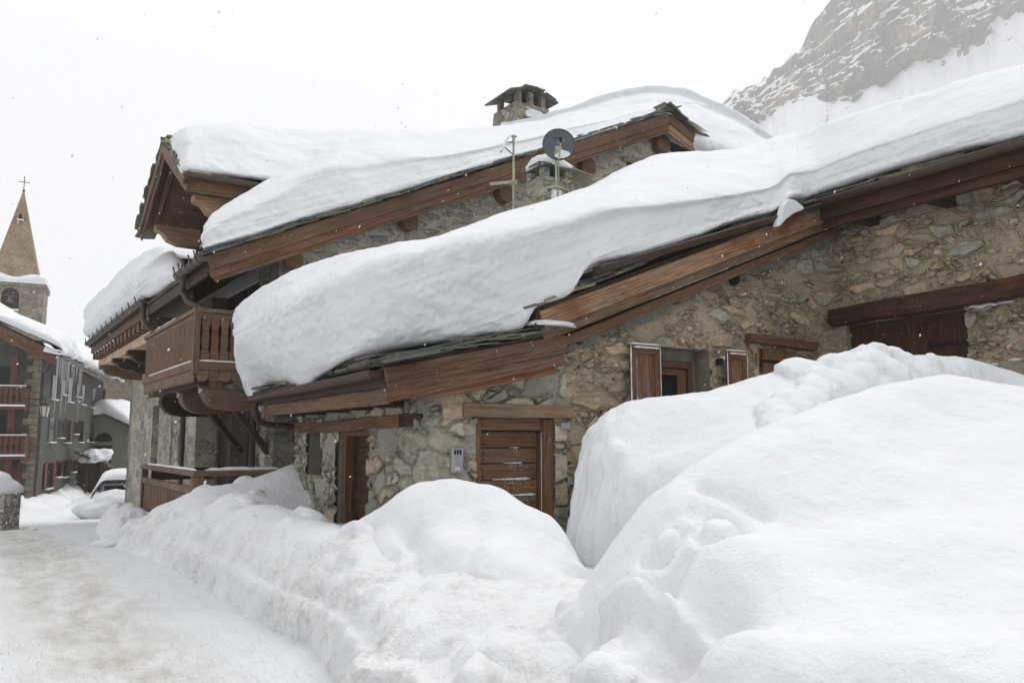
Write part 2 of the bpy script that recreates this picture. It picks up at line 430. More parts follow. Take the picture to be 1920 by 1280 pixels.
M['slate'] = plain('slate', (.085, .095, .085), .65, .5, 5, .5, alt=(.15, .14, .105))
M['slate_light'] = plain('slate_tan', (.22, .195, .14), .7, .4, 6, .5, alt=(.12, .125, .105))
M['copper'] = plain('gutter_brown', (.060, .030, .020), .5, .25, 3, .1, .1, .3)
M['gutter_dark'] = plain('gutter_dark', (.062, .043, .034), .45, .3, 3, .15, .2, .5, alt=(.08, .05, .04))
M['iron'] = plain('black_iron', (.012, .011, .011), .55, .3, 10, .3)
M['render_grey'] = plain('render_grey', (.082, .084, .070), .9, .25, 1.2, .5, alt=(.065, .067, .06))
M['render_olive'] = plain('render_olive', (.20, .195, .155), .9, .15, 1.2, .4)
M['red_paint'] = wood('wood_red_paint', (.05, .018, .012), (.125, .04, .026), (.19, .07, .042))
M['shutter_red'] = plain('shutter_dark_red', (.10, .026, .022), .6, .3, 6, .2)
M['glass'] = NT('window_glass').done((.012, .014, .016), .16, None, .22)
M['dark'] = plain('interior_shade', (.008, .007, .006), .9, .3, 3, .1)  # near-black colour that stands in for shade inside openings and flues
M['dish'] = plain('dish_grey', (.085, .10, .115), .5, .12, 6, .05, 0, .4)
M['dish_logo'] = plain('dish_logo_blue', (.17, .235, .30), .5, .1, 6, .05)
M['galv'] = plain('galvanised', (.33, .37, .30), .45, .25, 9, .1, .5, .5, alt=(.36, .33, .2))
M['plastic_white'] = plain('white_plastic', (.62, .62, .62), .4, .1, 9, .05)
M['intercom'] = plain('intercom_silver', (.42, .43, .45), .35, .12, 9, .05, .5, .5)
M['grey_mark'] = plain('light_grey_mark', (.33, .34, .36), .6, .1, 9, .05)
M['ice'] = plain('icicle_ice', (.42, .44, .44), .15, .12, 6, .1, 0, .6)
M['ice'].node_tree.nodes['Principled BSDF'].inputs['Transmission Weight'].default_value = .35
M['car_paint'] = plain('car_paint', (.30, .31, .33), .35, .08, 4, .02, .3, .5)
M['lamp_red'] = plain('red_lens', (.28, .03, .03), .3, .1, 4, .02)
M['lantern_glass'] = plain('lantern_glass', (.45, .44, .38), .25, .1, 4, .02)

def spire_mat():
    n = NT('stone_spire_tan')
    co = n.coord('Object')
    br = n.n('ShaderNodeTexBrick'); br.inputs['Scale'].default_value = 1.0
    sp = n.n('ShaderNodeSeparateXYZ'); n.l(co, sp.inputs[0])
    cb = n.n('ShaderNodeCombineXYZ'); n.l(n.math('ADD', sp.outputs[0], sp.outputs[1]), cb.inputs[0]); n.l(sp.outputs[2], cb.inputs[1])
    n.l(cb.outputs[0], br.inputs['Vector'])
    br.inputs['Color1'].default_value = (.33, .235, .15, 1); br.inputs['Color2'].default_value = (.25, .175, .115, 1)
    br.inputs['Mortar'].default_value = (.15, .11, .08, 1); br.inputs['Brick Width'].default_value = .55; br.inputs['Row Height'].default_value = .30
    br.inputs['Mortar Size'].default_value = .025
    c = n.mix(.9, br.outputs['Color'], n.ramp(n.noise(co, .9, 5, .7), [(.3, .65), (.7, 1.25)]), 'MULTIPLY')
    return n.done(c, .9, n.bump(br.outputs['Fac'], .5, -.03))
M['spire'] = spire_mat()

def snow_mat(name, dirt=0.0, dcol=(.42, .33, .22), fine=0.45, tint=(.70, .71, .725), frost=1.0, low=None):
    n = NT(name)
    co = n.coord('Object')
    big = n.noise(co, 1.6, 4, .5)
    c = n.mix(.8, tint, n.ramp(big, [(.3, .965), (.7, 1.02)]), 'MULTIPLY')
    if dirt:
        d1 = n.noise(n.coord('Object', (1, 1, .7)), 2.2, 6, .68)
        d2 = n.noise(co, 19, 5, .7)
        f = n.math('MULTIPLY', n.ramp(d1, [(.46, 0.04), (.66, 1.)]), n.ramp(d2, [(.42, .06), (.62, 1.)]))
        if low:   # grit thrown up by the plough: only below a height
            s = n.n('ShaderNodeSeparateXYZ'); n.l(co, s.inputs[0])
            f = n.math('MULTIPLY', f, n.ramp(n.math('DIVIDE', s.outputs[2], low, clamp=True), [(.35, 1.), (1., .12)]))
        c = n.mix(n.math('MULTIPLY', f, dirt), c, dcol)
    g1 = n.noise(co, 70, 3, .7); g2 = n.noise(co, 13, 5, .65); g3 = n.noise(co, 4.5, 4, .6)
    b = n.bump(g3, min(1, fine * .8), .05); b = n.bump(g2, min(1, fine * 1.1), .022, b); b = n.bump(g1, min(1, fine * 1.1), .006, b)
    n.b.inputs['Sheen Weight'].default_value = 0.0
    return n.done(c, .75, b, .15)
M['snow'] = snow_mat('snow_clean', .0)
M['snow_roof'] = snow_mat('snow_roof_layers', .10, (.60, .56, .50), .5)
M['snow_bank'] = snow_mat('snow_ploughed', .75, (.42, .365, .29), 1.0, low=1.0)
M['snow_mound'] = snow_mat('snow_mound', .42, (.50, .43, .34), .6, low=.95)

def road_mat():
    n = NT('snow_road')
    co = n.coord('Object')
    s = n.n('ShaderNodeSeparateXYZ'); n.l(co, s.inputs[0])
    wob = n.math('MULTIPLY', n.math('SUBTRACT', n.noise(n.coord('Object', (.5, .25, 1)), .6, 3), .5), .7)
    # the sanded wheel track runs along the road
    xc = n.math('MULTIPLY_ADD', s.outputs[1], -.055, 1.1)
    d = n.math('ABSOLUTE', n.math('ADD', n.math('SUBTRACT', s.outputs[0], xc), wob))
    tr = n.ramp(n.math('DIVIDE', d, .8, clamp=True), [(0., 1.), (.35, .75), (1., 0.)])
    streak = n.noise(n.coord('Object', (1, .45, 1)), 3.2, 6, .7)
    grit = n.noise(co, 34, 4, .75)
    f = n.math('MULTIPLY', tr, n.ramp(streak, [(.36, .05), (.66, 1.)]))
    f1 = n.math('MULTIPLY', f, .85)
    sp = n.ramp(grit, [(.57, 0.), (.66, 1.)])
    f2 = n.math('MULTIPLY', sp, n.math('MULTIPLY_ADD', f, .6, n.math('MULTIPLY', n.ramp(streak, [(.5, 0.), (.75, .35)]), 1.0)))
    c = n.mix(.8, (.76, .775, .79), n.ramp(n.noise(co, 1.1, 4), [(.3, .95), (.7, 1.03)]), 'MULTIPLY')
    c = n.mix(f1, c, (.46, .415, .345)); c = n.mix(f2, c, (.26, .20, .14))
    b = n.bump(n.noise(n.coord('Object', (1, .6, 1)), 5, 7, .68), 1., .12); b = n.bump(n.noise(n.coord('Object', (3, .35, 1)), 3, 5, .6), .7, .06, b); b = n.bump(grit, .4, .008, b)
    return n.done(c, .8, b, .15)
M['road'] = road_mat()

# ---------------------------------------------------------------- the ground
def gz(X, Y):
    """height of the street: level by the camera, falling away up the street"""
    Y = np.asarray(Y, float); t = np.clip((Y - 10) / 34, 0, 1)
    return -1.62 * (t * t * (3 - 2 * t)) + 0 * np.asarray(X, float)

def ground():
    xs = np.concatenate([-np.geomspace(1500, 12, 24), np.arange(-11.5, 4.5, .07), np.geomspace(5, 1500, 30)])
    ys = np.concatenate([-np.geomspace(300, 2, 14), np.arange(-1.5, 22, .08), np.geomspace(22.4, 2200, 60)])
    X, Y = np.meshgrid(xs, ys, indexing='ij')
    Z = gz(X, Y)
    near = np.clip(1 - np.abs(Y) / 60, 0, 1)
    Z = Z + near * (fbm(X * .9, Y * .5, 0, 4, 3) * .018 + fbm(X * 5, Y * 3, 0, 3, 5) * .007)
    ruts = np.exp(-((X - 1.15 + Y * .075) / .35) ** 2) + np.exp(-((X + .55 + Y * .075) / .35) ** 2)
    Z = Z - .05 * ruts * near * (1 + .4 * vnoise(X * 6, Y * 1.5, 0, 8))
    o = grid_mesh('ground', np.stack([X, Y, Z], -1), M['road'])
    tag(o, kind='structure')
ground()

# ---------------------------------------------------------------- snow heaps as height fields
class Surface:
    def __init__(s, pts):
        P = np.array(pts, float); n = len(P); s.P = P[:, :2]
        d = np.linalg.norm(s.P[:, None] - s.P[None], axis=-1)
        K = np.sqrt(d * d + .09) - np.eye(n) * 0.002
        A = np.zeros((n + 3, n + 3)); A[:n, :n] = K; A[:n, n] = 1; A[:n, n + 1:] = s.P; A[n, :n] = 1; A[n + 1:, :n] = s.P.T
        s.w = np.linalg.solve(A, np.concatenate([P[:, 2], np.zeros(3)]))
    def __call__(s, X, Y):
        Z = s.w[-3] + s.w[-2] * X + s.w[-1] * Y
        for (px, py), w in zip(s.P, s.w[:-3]):
            d2 = (X - px) ** 2 + (Y - py) ** 2
            Z = Z + w * np.sqrt(d2 + .09)
        return Z

def inside(poly, X, Y):
    r = np.zeros(X.shape, bool); n = len(poly)
    for i in range(n):
        x0, y0 = poly[i]; x1, y1 = poly[(i + 1) % n]
        if y0 == y1: continue
        c = ((y0 > Y) != (y1 > Y)) & (X < (x1 - x0) * (Y - y0) / (y1 - y0) + x0)
        r ^= c
    return r

def heap(name, pts, box, step, extra, mat, label, smooth_floor=.05, cat='snow mound', clip=None, relief=None):
    f = Surface(pts)
    xs = np.arange(box[0], box[2], step); ys = np.arange(box[1], box[3], step)
    X, Y = np.meshgrid(xs, ys, indexing='ij')
    Z = f(X, Y)
    G = gz(X, Y) - .12
    Z = extra(X, Y, Z)
    if clip: Z = clip(X, Y, Z)
    low = Z < G
    Z = np.maximum(Z, G)
    keep = ~(low[:-1, :-1] & low[1:, :-1] & low[1:, 1:] & low[:-1, 1:])
    if relief:
        V = np.stack([X, Y, Z], -1); N = np.cross(np.gradient(V, axis=0), np.gradient(V, axis=1)); N /= np.linalg.norm(N, axis=-1, keepdims=True) + 1e-9
        d = relief(X, Y, Z, N) * (Z > G + .03); X, Y, Z = X + N[..., 0] * d, Y + N[..., 1] * d, Z + N[..., 2] * d
    # closed skirt round the sheet's border
    Z[0, :] = Z[-1, :] = -.6; Z[:, 0] = Z[:, -1] = -.6
    o = grid_mesh(name, np.stack([X, Y, Z], -1), mat, keep=keep)
    return tag(o, label, cat)

def sst(a, b, x): t = np.clip((x - a) / (b - a), 0, 1); return t * t * (3 - 2 * t)

# --- ploughed bank beside the street
bank = []
foot = [(270, 1025, 12.3), (330, 1060, 10.4), (400, 1100, 8.95), (450, 1135, 7.9), (500, 1165, 7.25), (570, 1195, 6.65), (610, 1235, 6.0), (640, 1280, 5.4)]
FT = np.array([atd(*q)[:2] for q in foot])
for k, u in enumerate(np.linspace(0, len(foot) - 1, 22)):
    x_, y_ = np.interp(u, range(len(foot)), FT[:, 0]), np.interp(u, range(len(foot)), FT[:, 1])
    bank.append((x_ + .05, y_, .0)); bank.append((x_ + .32, y_, .50 - .12 * (y_ < 6.2) - .2 * (y_ > 11.5))); bank.append((x_ - .3, y_, -.12))
    if k % 3 == 0: bank.append((x_ - 1.2, y_, -.35))
bank += [(1.85, 4.3, .0), (1.3, 4.0, -.2), (1.9, 3.2, 0), (1.3, 3.2, -.2), (1.75, 14.0, .1), (1.5, 15.5, -.1), (1.1, 15, -.35)]
for px, py, t in [(285, 964, 13.6), (330, 946, 12.9), (400, 945, 11.3), (450, 948, 10.5), (500, 960, 9.6), (555, 972, 8.9), (600, 985, 8.3), (645, 992, 8.0),
                  (557, 868, 14.1), (510, 885, 14.0), (460, 903, 13.6), (420, 915, 13.2),
                  (700, 1062, 6.8), (650, 1150, 6.35), (750, 1150, 5.9), (700, 1200, 5.7), (700, 1280, 5.05),
                  (850, 1200, 5.2), (850, 1280, 4.6), (1000, 1200, 4.9), (1000, 1280, 4.4), (900, 1130, 5.6), (1040, 1125, 5.5), (800, 1110, 6.0)]:
    bank.append(atd(px, py, t))
bank += [(3.9, 12.5, .42), (3.9, 11, .40), (3.9, 9.6, .42), (3.2, 10.5, .52), (3.1, 12.3, .62), (5, 8.5, .35), (6, 8.4, .3), (4.6, 7.2, .4), (5.6, 6.5, .35), (3.4, 8.6, .5),
         (3.9, 13.7, 1.1), (5.5, 14.5, 1.5), (3.9, 15.0, .9), (2.8, 15.2, .55), (3.6, 3.6, .2), (3.0, 3.0, .1), (4.5, 4.5, .3), (5.5, 5, .3), (2.6, 16, .3), (1.9, 16.5, -.2), (3.9, 16.5, .2), (7, 8.4, .3), (7, 6, .3)]
def bank_x(X, Y, Z):
    # steep scraped face: a near-vertical wall at the foot, rough with clods
    zz = np.clip(Z, 0, .78) / .78
    Z = np.where((Z > 0) & (Z < .78) & (X < 3.2), .78 * (zz * (1 - sst(3.2, 2.4, X)) + zz ** .7 * sst(3.2, 2.4, X)), Z)
    h = np.clip(Z, 0, 1)
    face = np.exp(-((h - .30) / .30) ** 2) * sst(3.6, 2.2, X - (Y < 6) * .3)
    rid = 1 - np.abs(fbm(X * 1.6, Y * 1.6, Z * 3, 3, 11))
    Z = Z + face * ((rid - .75) * .09 + fbm(X * 3.5, Y * 3.5, Z * 4, 4, 12, .55) * .035)
    Z = Z + fbm(X * 1.1, Y * 1.1, 0, 3, 13) * .035 * sst(.05, .4, Z)
    Z = Z + fbm(X * 9, Y * 9, Z * 9, 2, 14) * .012 * face
    clod = np.maximum(0, vnoise(X * 3.1, Y * 3.1, 0, 15) - .5) * .22
    Z = Z + clod * sst(.2, .5, Z) * sst(4.2, 2.8, X)
    # foot meets the road abruptly
    Z = np.where((Z > -.1) & (Z < .35), Z + .16 * sst(-.1, .06, Z) * sst(.35, .1, Z), Z)
    return Z
def chunks(X, Y, Z, f, seed, amp):
    w = vnoise(X * 3, Y * 3, Z * 3, seed + 9) * .25
    a, b = cells(X * f + w, Y * f + w, Z * f * 1.3, seed); return amp * (np.clip((b - a) * 2.2, 0, 1) * (.4 + .6 * _h(np.floor(X * f), np.floor(Y * f), np.floor(Z * f), seed + 5)) - .35)
def bank_r(X, Y, Z, N):
    st = sst(.92, .6, N[..., 2]) * sst(4.4, 2.6, X); pt = sst(-.3, .3, vnoise(X * .8, Y * .8, Z, 16))
    return st * (chunks(X, Y, Z, 3.0, 17, .06) * pt + chunks(X, Y, Z, 8, 18, .014) * pt + fbm(X * 2.4, Y * 2.4, Z * 3, 4, 19, .55) * .035)
heap('snow_bank', bank, (.6, 2.4, 6.6, 16.8), .028, bank_x, M['snow_bank'],
     'long ploughed snow bank with a dirty rough face beside the street', cat='snow bank', relief=bank_r)

# --- rounded pile in front of the plank door
G1 = []
for px, py, t in [(660, 985, 7.9), (700, 957, 7.85), (745, 930, 7.75), (800, 905, 7.6), (860, 897, 7.5), (905, 905, 7.4), (950, 921, 7.3), (1010, 965, 7.15), (1050, 988, 7.0), (1080, 1035, 6.8), (1098, 1075, 6.6),
                  (760, 985, 7.1), (860, 985, 6.8), (960, 1000, 6.55), (1040, 1045, 6.35), (700, 1020, 7.1), (790, 1050, 6.45), (900, 1070, 6.05), (1000, 1080, 5.95), (1060, 1085, 6.0)]:
    G1.append(atd(px, py, t))
for px, py, t in [(655, 1040, 7.0), (700, 1085, 6.55), (780, 1118, 6.1), (850, 1150, 5.75), (950, 1150, 5.6), (1050, 1135, 5.6), (1110, 1110, 5.9)]:
    p = atd(px, py, t); G1.append((p[0], p[1], p[2] - .28))
for px, t in [(640, 8.5), (720, 8.6), (800, 8.5), (860, 8.5), (950, 8.4), (1030, 8.1), (1090, 7.6), (1125, 6.9)]:
    p = atd(px, 900, t); G1.append((p[0], p[1], .42 if t > 7.5 else .1))
for px, t in [(620, 9.3), (800, 9.3), (950, 9.3), (1080, 8.7), (1150, 7.3), (600, 7.6), (640, 6.3), (780, 5.5), (950, 5.0), (1130, 5.3)]:
    p = atd(px, 900, t); G1.append((p[0], p[1], -.1))
def g1_x(X, Y, Z):
    Z = Z + fbm(X * 1.3, Y * 1.3, 0, 3, 21) * .03
    P = [((775, 1005, 7.0), (790, 1045, 6.5), .07, .07), ((700, 985, 7.5), (770, 1010, 6.95), .07, .05), ((900, 1000, 6.8), (880, 1060, 6.2), .09, .035), ((1000, 1010, 6.9), (1030, 1045, 6.5), .05, .03), ((960, 1050, 6.3), (940, 1090, 5.9), .10, .03)]
    for a, b, w, d in P:
        a = atd(*a); b = atd(*b); ax, ay = a[0], a[1]; bx, by = b[0], b[1]
        L2 = (bx - ax) ** 2 + (by - ay) ** 2; u = np.clip(((X - ax) * (bx - ax) + (Y - ay) * (by - ay)) / L2, 0, 1)
        dd = np.hypot(X - ax - u * (bx - ax), Y - ay - u * (by - ay)); Z = Z - d * np.exp(-(dd / w) ** 2)
    front = sst(.85, .55, Z)
    Z = Z + front * fbm(X * 3, Y * 3, Z * 3, 3, 22) * .05 + fbm(X * 6, Y * 6, 0, 3, 23) * .010 + fbm(X * 2.2, Y * 2.2, 0, 2, 24) * .02
    return Z
heap('snow_mound', G1, (1.7, 4.3, 6.0, 9.0), .028, g1_x, M['snow_mound'],
     'rounded snow heap half covering the small plank door, centre of the photo',
     relief=lambda X, Y, Z, N: sst(.9, .6, N[..., 2]) * sst(.8, .5, Z) * (chunks(X, Y, Z, 4, 25, .04) + fbm(X * 4, Y * 4, Z * 4, 4, 26, .6) * .03))

# --- tall block of snow under the shuttered window
G2 = []
for px, py, t in [(1092, 835, 7.9), (1112, 795, 8.0), (1160, 763, 8.15), (1230, 750, 8.1), (1300, 742, 8.1), (1400, 722, 8.1), (1450, 706, 8.2), (1500, 690, 8.4), (1580, 675, 8.6), (1680, 678, 8.5), (1760, 690, 8.4), (1840, 700, 8.6), (1920, 717, 8.6), (2050, 730, 8.6),
                  (1130, 860, 7.5), (1180, 830, 7.55), (1240, 850, 7.3), (1150, 930, 7.25), (1300, 830, 7.25), (1400, 790, 7.4), (1500, 745, 7.7), (1600, 720, 7.9), (1450, 830, 6.9), (1200, 930, 7.0), (1700, 720, 7.9), (1130, 1010, 7.15), (1170, 1010, 7.0), (1250, 960, 6.75)]:
    G2.append(atd(px, py, t))
for px, py, t in [(1160, 763, 8.15), (1300, 742, 8.1), (1400, 722, 8.1), (1500, 690, 8.4), (1580, 675, 8.6), (1680, 678, 8.5), (1760, 690, 8.4), (1920, 717, 8.6)]:
    q = atd(px, py, t); q2 = atd(px, py, t + .9); G2.append((q2[0], min(q2[1], 8.5), q[2] - .08))
EDGE2 = [atd(q, 900, t)[:2] for q, t in ((1098, 10.6), (1082, 9.4), (1070, 8.5), (1066, 7.9), (1074, 7.4), (1092, 7.0), (1120, 6.6), (1180, 6.1), (1300, 5.6))]
G2 += [(5.6, 8.5, 1.45), (6.5, 8.55, 1.8), (7.6, 8.5, 1.9), (8.6, 8.5, 2.05), (9.6, 8.5, 2.3), (10.6, 8.3, 2.4), (11, 7.4, 2.35), (11, 6.2, 2.2), (11, 5, 2.1), (5.3, 8.2, 1.5), (4.6, 8.0, 1.4), (4.5, 7.0, 1.3), (4.4, 6.2, 1.0),
       (11, 3.5, 1.9), (9, 3, 1.5), (8.6, 4.6, 1.7), (7.4, 4.4, 1.3)]
LUMPS = [(1590, 682, 8.0, .10, .07), (1622, 678, 7.9, .12, .12), (1650, 672, 7.9, .14, .16), (1675, 680, 7.9, .13, .13), (1700, 690, 7.8, .12, .10), (1755, 678, 7.8, .11, .20), (1735, 700, 7.7, .14, .09), (1775, 698, 7.7, .14, .07),
         (1600, 705, 7.6, .13, .08), (1640, 705, 7.6, .15, .09), (1560, 700, 7.7, .15, .06), (1680, 712, 7.5, .12, .07), (1545, 730, 7.4, .16, .08), (1590, 735, 7.3, .14, .07), (1530, 760, 7.2, .16, .07), (1480, 790, 7.0, .14, .06),
         (1835, 705, 7.9, .16, .09), (1870, 710, 7.9, .14, .06), (1500, 745, 7.6, .18, .05), (1620, 725, 7.4, .12, .05), (1450, 815, 6.9, .13, .05), (1560, 745, 7.2, .1, .06)]
def g2_x(X, Y, Z):
    top = Z.copy()
    Z = Z + fbm(X * .9, Y * .9, 0, 3, 31) * .035
    # cut face along its left side
    D = np.full(X.shape, 1e9); sg = np.zeros(X.shape)
    for a, b in zip(EDGE2, EDGE2[1:]):
        ex, ey = b[0] - a[0], b[1] - a[1]; L2 = ex * ex + ey * ey
        u = np.clip(((X - a[0]) * ex + (Y - a[1]) * ey) / L2, 0, 1); d = np.hypot(X - a[0] - u * ex, Y - a[1] - u * ey)
        side = (X - a[0]) * ey - (Y - a[1]) * ex; near = d < D - 1e-9; D = np.where(near, d, D); sg = np.where(near, np.sign(-side), sg)
    D = D * sg + fbm(X * 2.2, Y * 2.2, Z, 4, 32) * .05
    u = np.clip(D / .75, 0, 1); prof = np.clip(1 - (1 - u) ** 4.5, 0, 1) ** .42
    Z = np.where(D > 0, Z * prof, -1) + (D > 0) * (1 - u) * fbm(X * 5, Y * 5, Z * 2, 4, 35) * .07
    rr_ = random.Random(5); LL = [(q[0], q[2] + .55, q[3] * 1.2, q[4] * 1.25) for q in LUMPS]
    for k in range(38):
        u = rr_.random(); v = rr_.gauss(0, .22); LL.append((1640 - 190 * u + v * 60, 8.4 - 1.3 * u + v, rr_.uniform(.07, .19), 0))
    add = np.zeros_like(Z)
    for px, t, r, h in LL:
        p = atd(px, 700, t); d = np.hypot(X - p[0], Y - p[1]) / r + vnoise(X * 7, Y * 7, px, 33) * .22
        add = np.maximum(add, min(max(h, r * .62), r * 1.05) * np.sqrt(np.clip(1 - np.clip(d, 0, 1) ** 2, 0, 1)))
    Z = Z + add
    band = np.zeros_like(Z)
    return Z + fbm(X * 6, Y * 6, 0, 3, 34) * .006
heap('snow_block', G2, (4.4, 3.0, 11.05, 8.57), .024, g2_x, M['snow_mound'],
     'tall snow block with a cut left face and lumps on top, below the shuttered window',
     relief=lambda X, Y, Z, N: sst(.75, .35, N[..., 2]) * (fbm(X * 2.5, Y * 2.5, Z * 1.6, 5, 36, .6) * .05 + chunks(X, Y, Z * .7, 5, 37, .03)) + .006 * fbm(X * 8, Y * 8, Z * 8, 2, 38))

# --- big mound in the right foreground
G3 = []
crest = [(1102, 1078, 5.0), (1125, 1040, 4.95), (1152, 1008, 4.9), (1200, 950, 4.9), (1260, 905, 5.0), (1330, 860, 5.1), (1400, 822, 5.3), (1460, 790, 5.5), (1530, 762, 5.8), (1600, 738, 6.1), (1680, 714, 6.4), (1750, 702, 6.6), (1840, 708, 6.6), (1920, 722, 6.6), (2010, 745, 6.5), (2120, 770, 6.4)]
for px, py, t in crest:
    p = atd(px, py, t); G3.append(p); q = atd(px, py, t + .75); dz = .38 if px < 1300 else .22
    G3.append((q[0], q[1], p[2] - dz)); q = atd(px, py, t + 1.5); G3.append((q[0], q[1], p[2] - dz * 2.9))
for px, py, t in [(1230, 1000, 4.45), (1320, 985, 4.35), (1360, 915, 4.75), (1500, 940, 4.5), (1480, 860, 5.0), (1650, 900, 4.7), (1640, 800, 5.4), (1800, 900, 4.7), (1780, 780, 5.7), (1920, 800, 5.5), (1920, 930, 4.5),
                  (1400, 1050, 3.95), (1550, 1050, 3.95), (1700, 1050, 3.8), (1860, 1060, 3.6), (2050, 950, 4.2), (2050, 1100, 3.4),
                  (1180, 1060, 4.45), (1060, 1140, 4.75), (1110, 1165, 4.25), (1250, 1165, 3.95), (1350, 1215, 3.65), (1500, 1200, 3.4), (1700, 1200, 3.1), (1900, 1200, 2.95),
                  (960, 1230, 4.6), (950, 1280, 4.25), (1100, 1280, 3.7), (1300, 1280, 3.25), (1500, 1280, 2.95), (1700, 1280, 2.72), (1920, 1280, 2.55), (2080, 1280, 2.5)]:
    G3.append(atd(px, py, t))
G3 += [(2.2, 3.6, -.05), (1.9, 4.1, -.15), (2.1, 2.8, -.05), (2.0, 2.0, .05), (2.0, 1.2, .1), (2.3, .4, .15), (3, -.3, .3), (4, -.5, .5), (1.2, 2, -.5), (1.2, 3.2, -.6), (5, .3, .9), (6, 1, 1.2), (3.0, 5.4, .1), (2.3, 4.8, -.1)]
def seg(X, Y, a, b):
    a = atd(*a); b = atd(*b); L2 = (b[0] - a[0]) ** 2 + (b[1] - a[1]) ** 2
    u = np.clip(((X - a[0]) * (b[0] - a[0]) + (Y - a[1]) * (b[1] - a[1])) / L2, 0, 1)
    return np.hypot(X - a[0] - u * (b[0] - a[0]), Y - a[1] - u * (b[1] - a[1]))
def g3_x(X, Y, Z):
    Z = Z + fbm(X * .8, Y * .8, 0, 3, 41) * .04
    # two round pads with a hollow ring, and a groove below them
    for px, py, t, r in [(1243, 985, 4.45, .085), (1350, 987, 4.4, .105)]:
        p = atd(px, py, t); d = np.hypot(X - p[0], Y - p[1])
        Z = Z - .075 * np.exp(-((d - r * 1.2) / (r * .32)) ** 2) + .02 * np.exp(-(d / (r * .85)) ** 2)
    for a, b, w, dp in [((1300, 960, 4.6), (1385, 955, 4.5), .06, .035), ((1225, 962, 4.6), (1260, 958, 4.6), .05, .025), ((1235, 1050, 4.15), (1290, 1015, 4.25), .035, .045), ((1225, 1040, 4.25), (1250, 1020, 4.3), .06, .03),
                        ((1320, 915, 4.8), (1430, 940, 4.6), .05, .035), ((1130, 1095, 4.5), (1250, 1110, 4.15), .07, .03), ((1250, 1110, 4.15), (1370, 1195, 3.75), .09, .045), ((1480, 960, 4.5), (1600, 960, 4.5), .28, .06)]:
        Z = Z - dp * 1.6 * np.exp(-(seg(X, Y, a, b) / w) ** 2)
    for a, b, w, dp in [((1120, 1120, 4.4), (1250, 1140, 4.05), .06, .05), ((1250, 1140, 4.05), (1350, 1215, 3.65), .07, .05)]:
        Z = Z + dp * np.exp(-(seg(X, Y, a, b) / w) ** 2)
    lip = [atd(*q)[:2] for q in ((1075, 1120, 4.7), (1120, 1122, 4.4), (1180, 1128, 4.22), (1250, 1148, 4.02), (1320, 1190, 3.8), (1400, 1225, 3.62))]
    D = np.full(X.shape, 1e9); sg = np.zeros(X.shape); al = np.zeros(X.shape)
    for i, (a, b) in enumerate(zip(lip, lip[1:])):
        ex, ey = b[0] - a[0], b[1] - a[1]; L2 = ex * ex + ey * ey; u0 = ((X - a[0]) * ex + (Y - a[1]) * ey) / L2
        u = np.clip(u0, 0, 1); d = np.hypot(X - a[0] - u * ex, Y - a[1] - u * ey); side = (X - a[0]) * ey - (Y - a[1]) * ex
        near = d < D - 1e-9; D = np.where(near, d, D); sg = np.where(near, np.sign(side), sg); al = np.where(near, (i + np.clip(u0, -1, 2)) / 5, al)
    dn = D * sg + fbm(X * 3, Y * 3, 0, 3, 49) * .04
    Z = Z - .15 * sst(0, .09, dn) * np.exp(-(np.maximum(dn, 0) / .55) ** 2) * sst(-.15, .1, al) * sst(1.1, .85, al)
    low = sst(3.6, 2.7, X) * sst(.95, .6, Z)
    Z = Z + low * (np.abs(fbm(X * 2.2, Y * 2.2, Z, 3, 42)) * .05 - .02)
    right = sst(4.6, 5.4, X) * sst(2.9, 1.6, Y)
    Z = Z + right * (fbm((X - Y) * .8, (X + Y) * 5, 0, 4, 43) * .035)
    return Z + fbm(X * 6, Y * 6, 0, 3, 44) * .008 + fbm(X * 2.1, Y * 2.1, 0, 2, 45) * .018
heap('snow_mound', G3, (1.5, -.6, 9.5, 8.2), .026, g3_x, M['snow_mound'],
     'huge smooth snow mound with two round dents, filling the right foreground',
     relief=lambda X, Y, Z, N: sst(3.7, 2.9, X) * sst(.85, .55, Z) * (chunks(X, Y, Z, 4.2, 46, .06) + fbm(X * 3.5, Y * 3.5, Z * 3.5, 4, 47, .6) * .035) + .004 * fbm(X * 11, Y * 11, Z * 11, 2, 48))

# ---------------------------------------------------------------- lofted roof snow
def catmull(P, n):
    """P: (k, ...) -> (n, ...) smooth interpolation"""
    P = np.asarray(P, float); k = len(P)
    t = np.linspace(0, k - 1 - 1e-9, n); i = np.floor(t).astype(int); u = (t - i)
    sh = (n,) + (1,) * (P.ndim - 1); u = u.reshape(sh)
    g = lambda j: P[np.clip(j, 0, k - 1)]
    p0, p1, p2, p3 = g(i - 1), g(i), g(i + 1), g(i + 2)
    return .5 * ((2 * p1) + (-p0 + p2) * u + (2 * p0 - 5 * p1 + 4 * p2 - p3) * u * u + (-p0 + 3 * p1 - 3 * p2 + p3) * u ** 3)

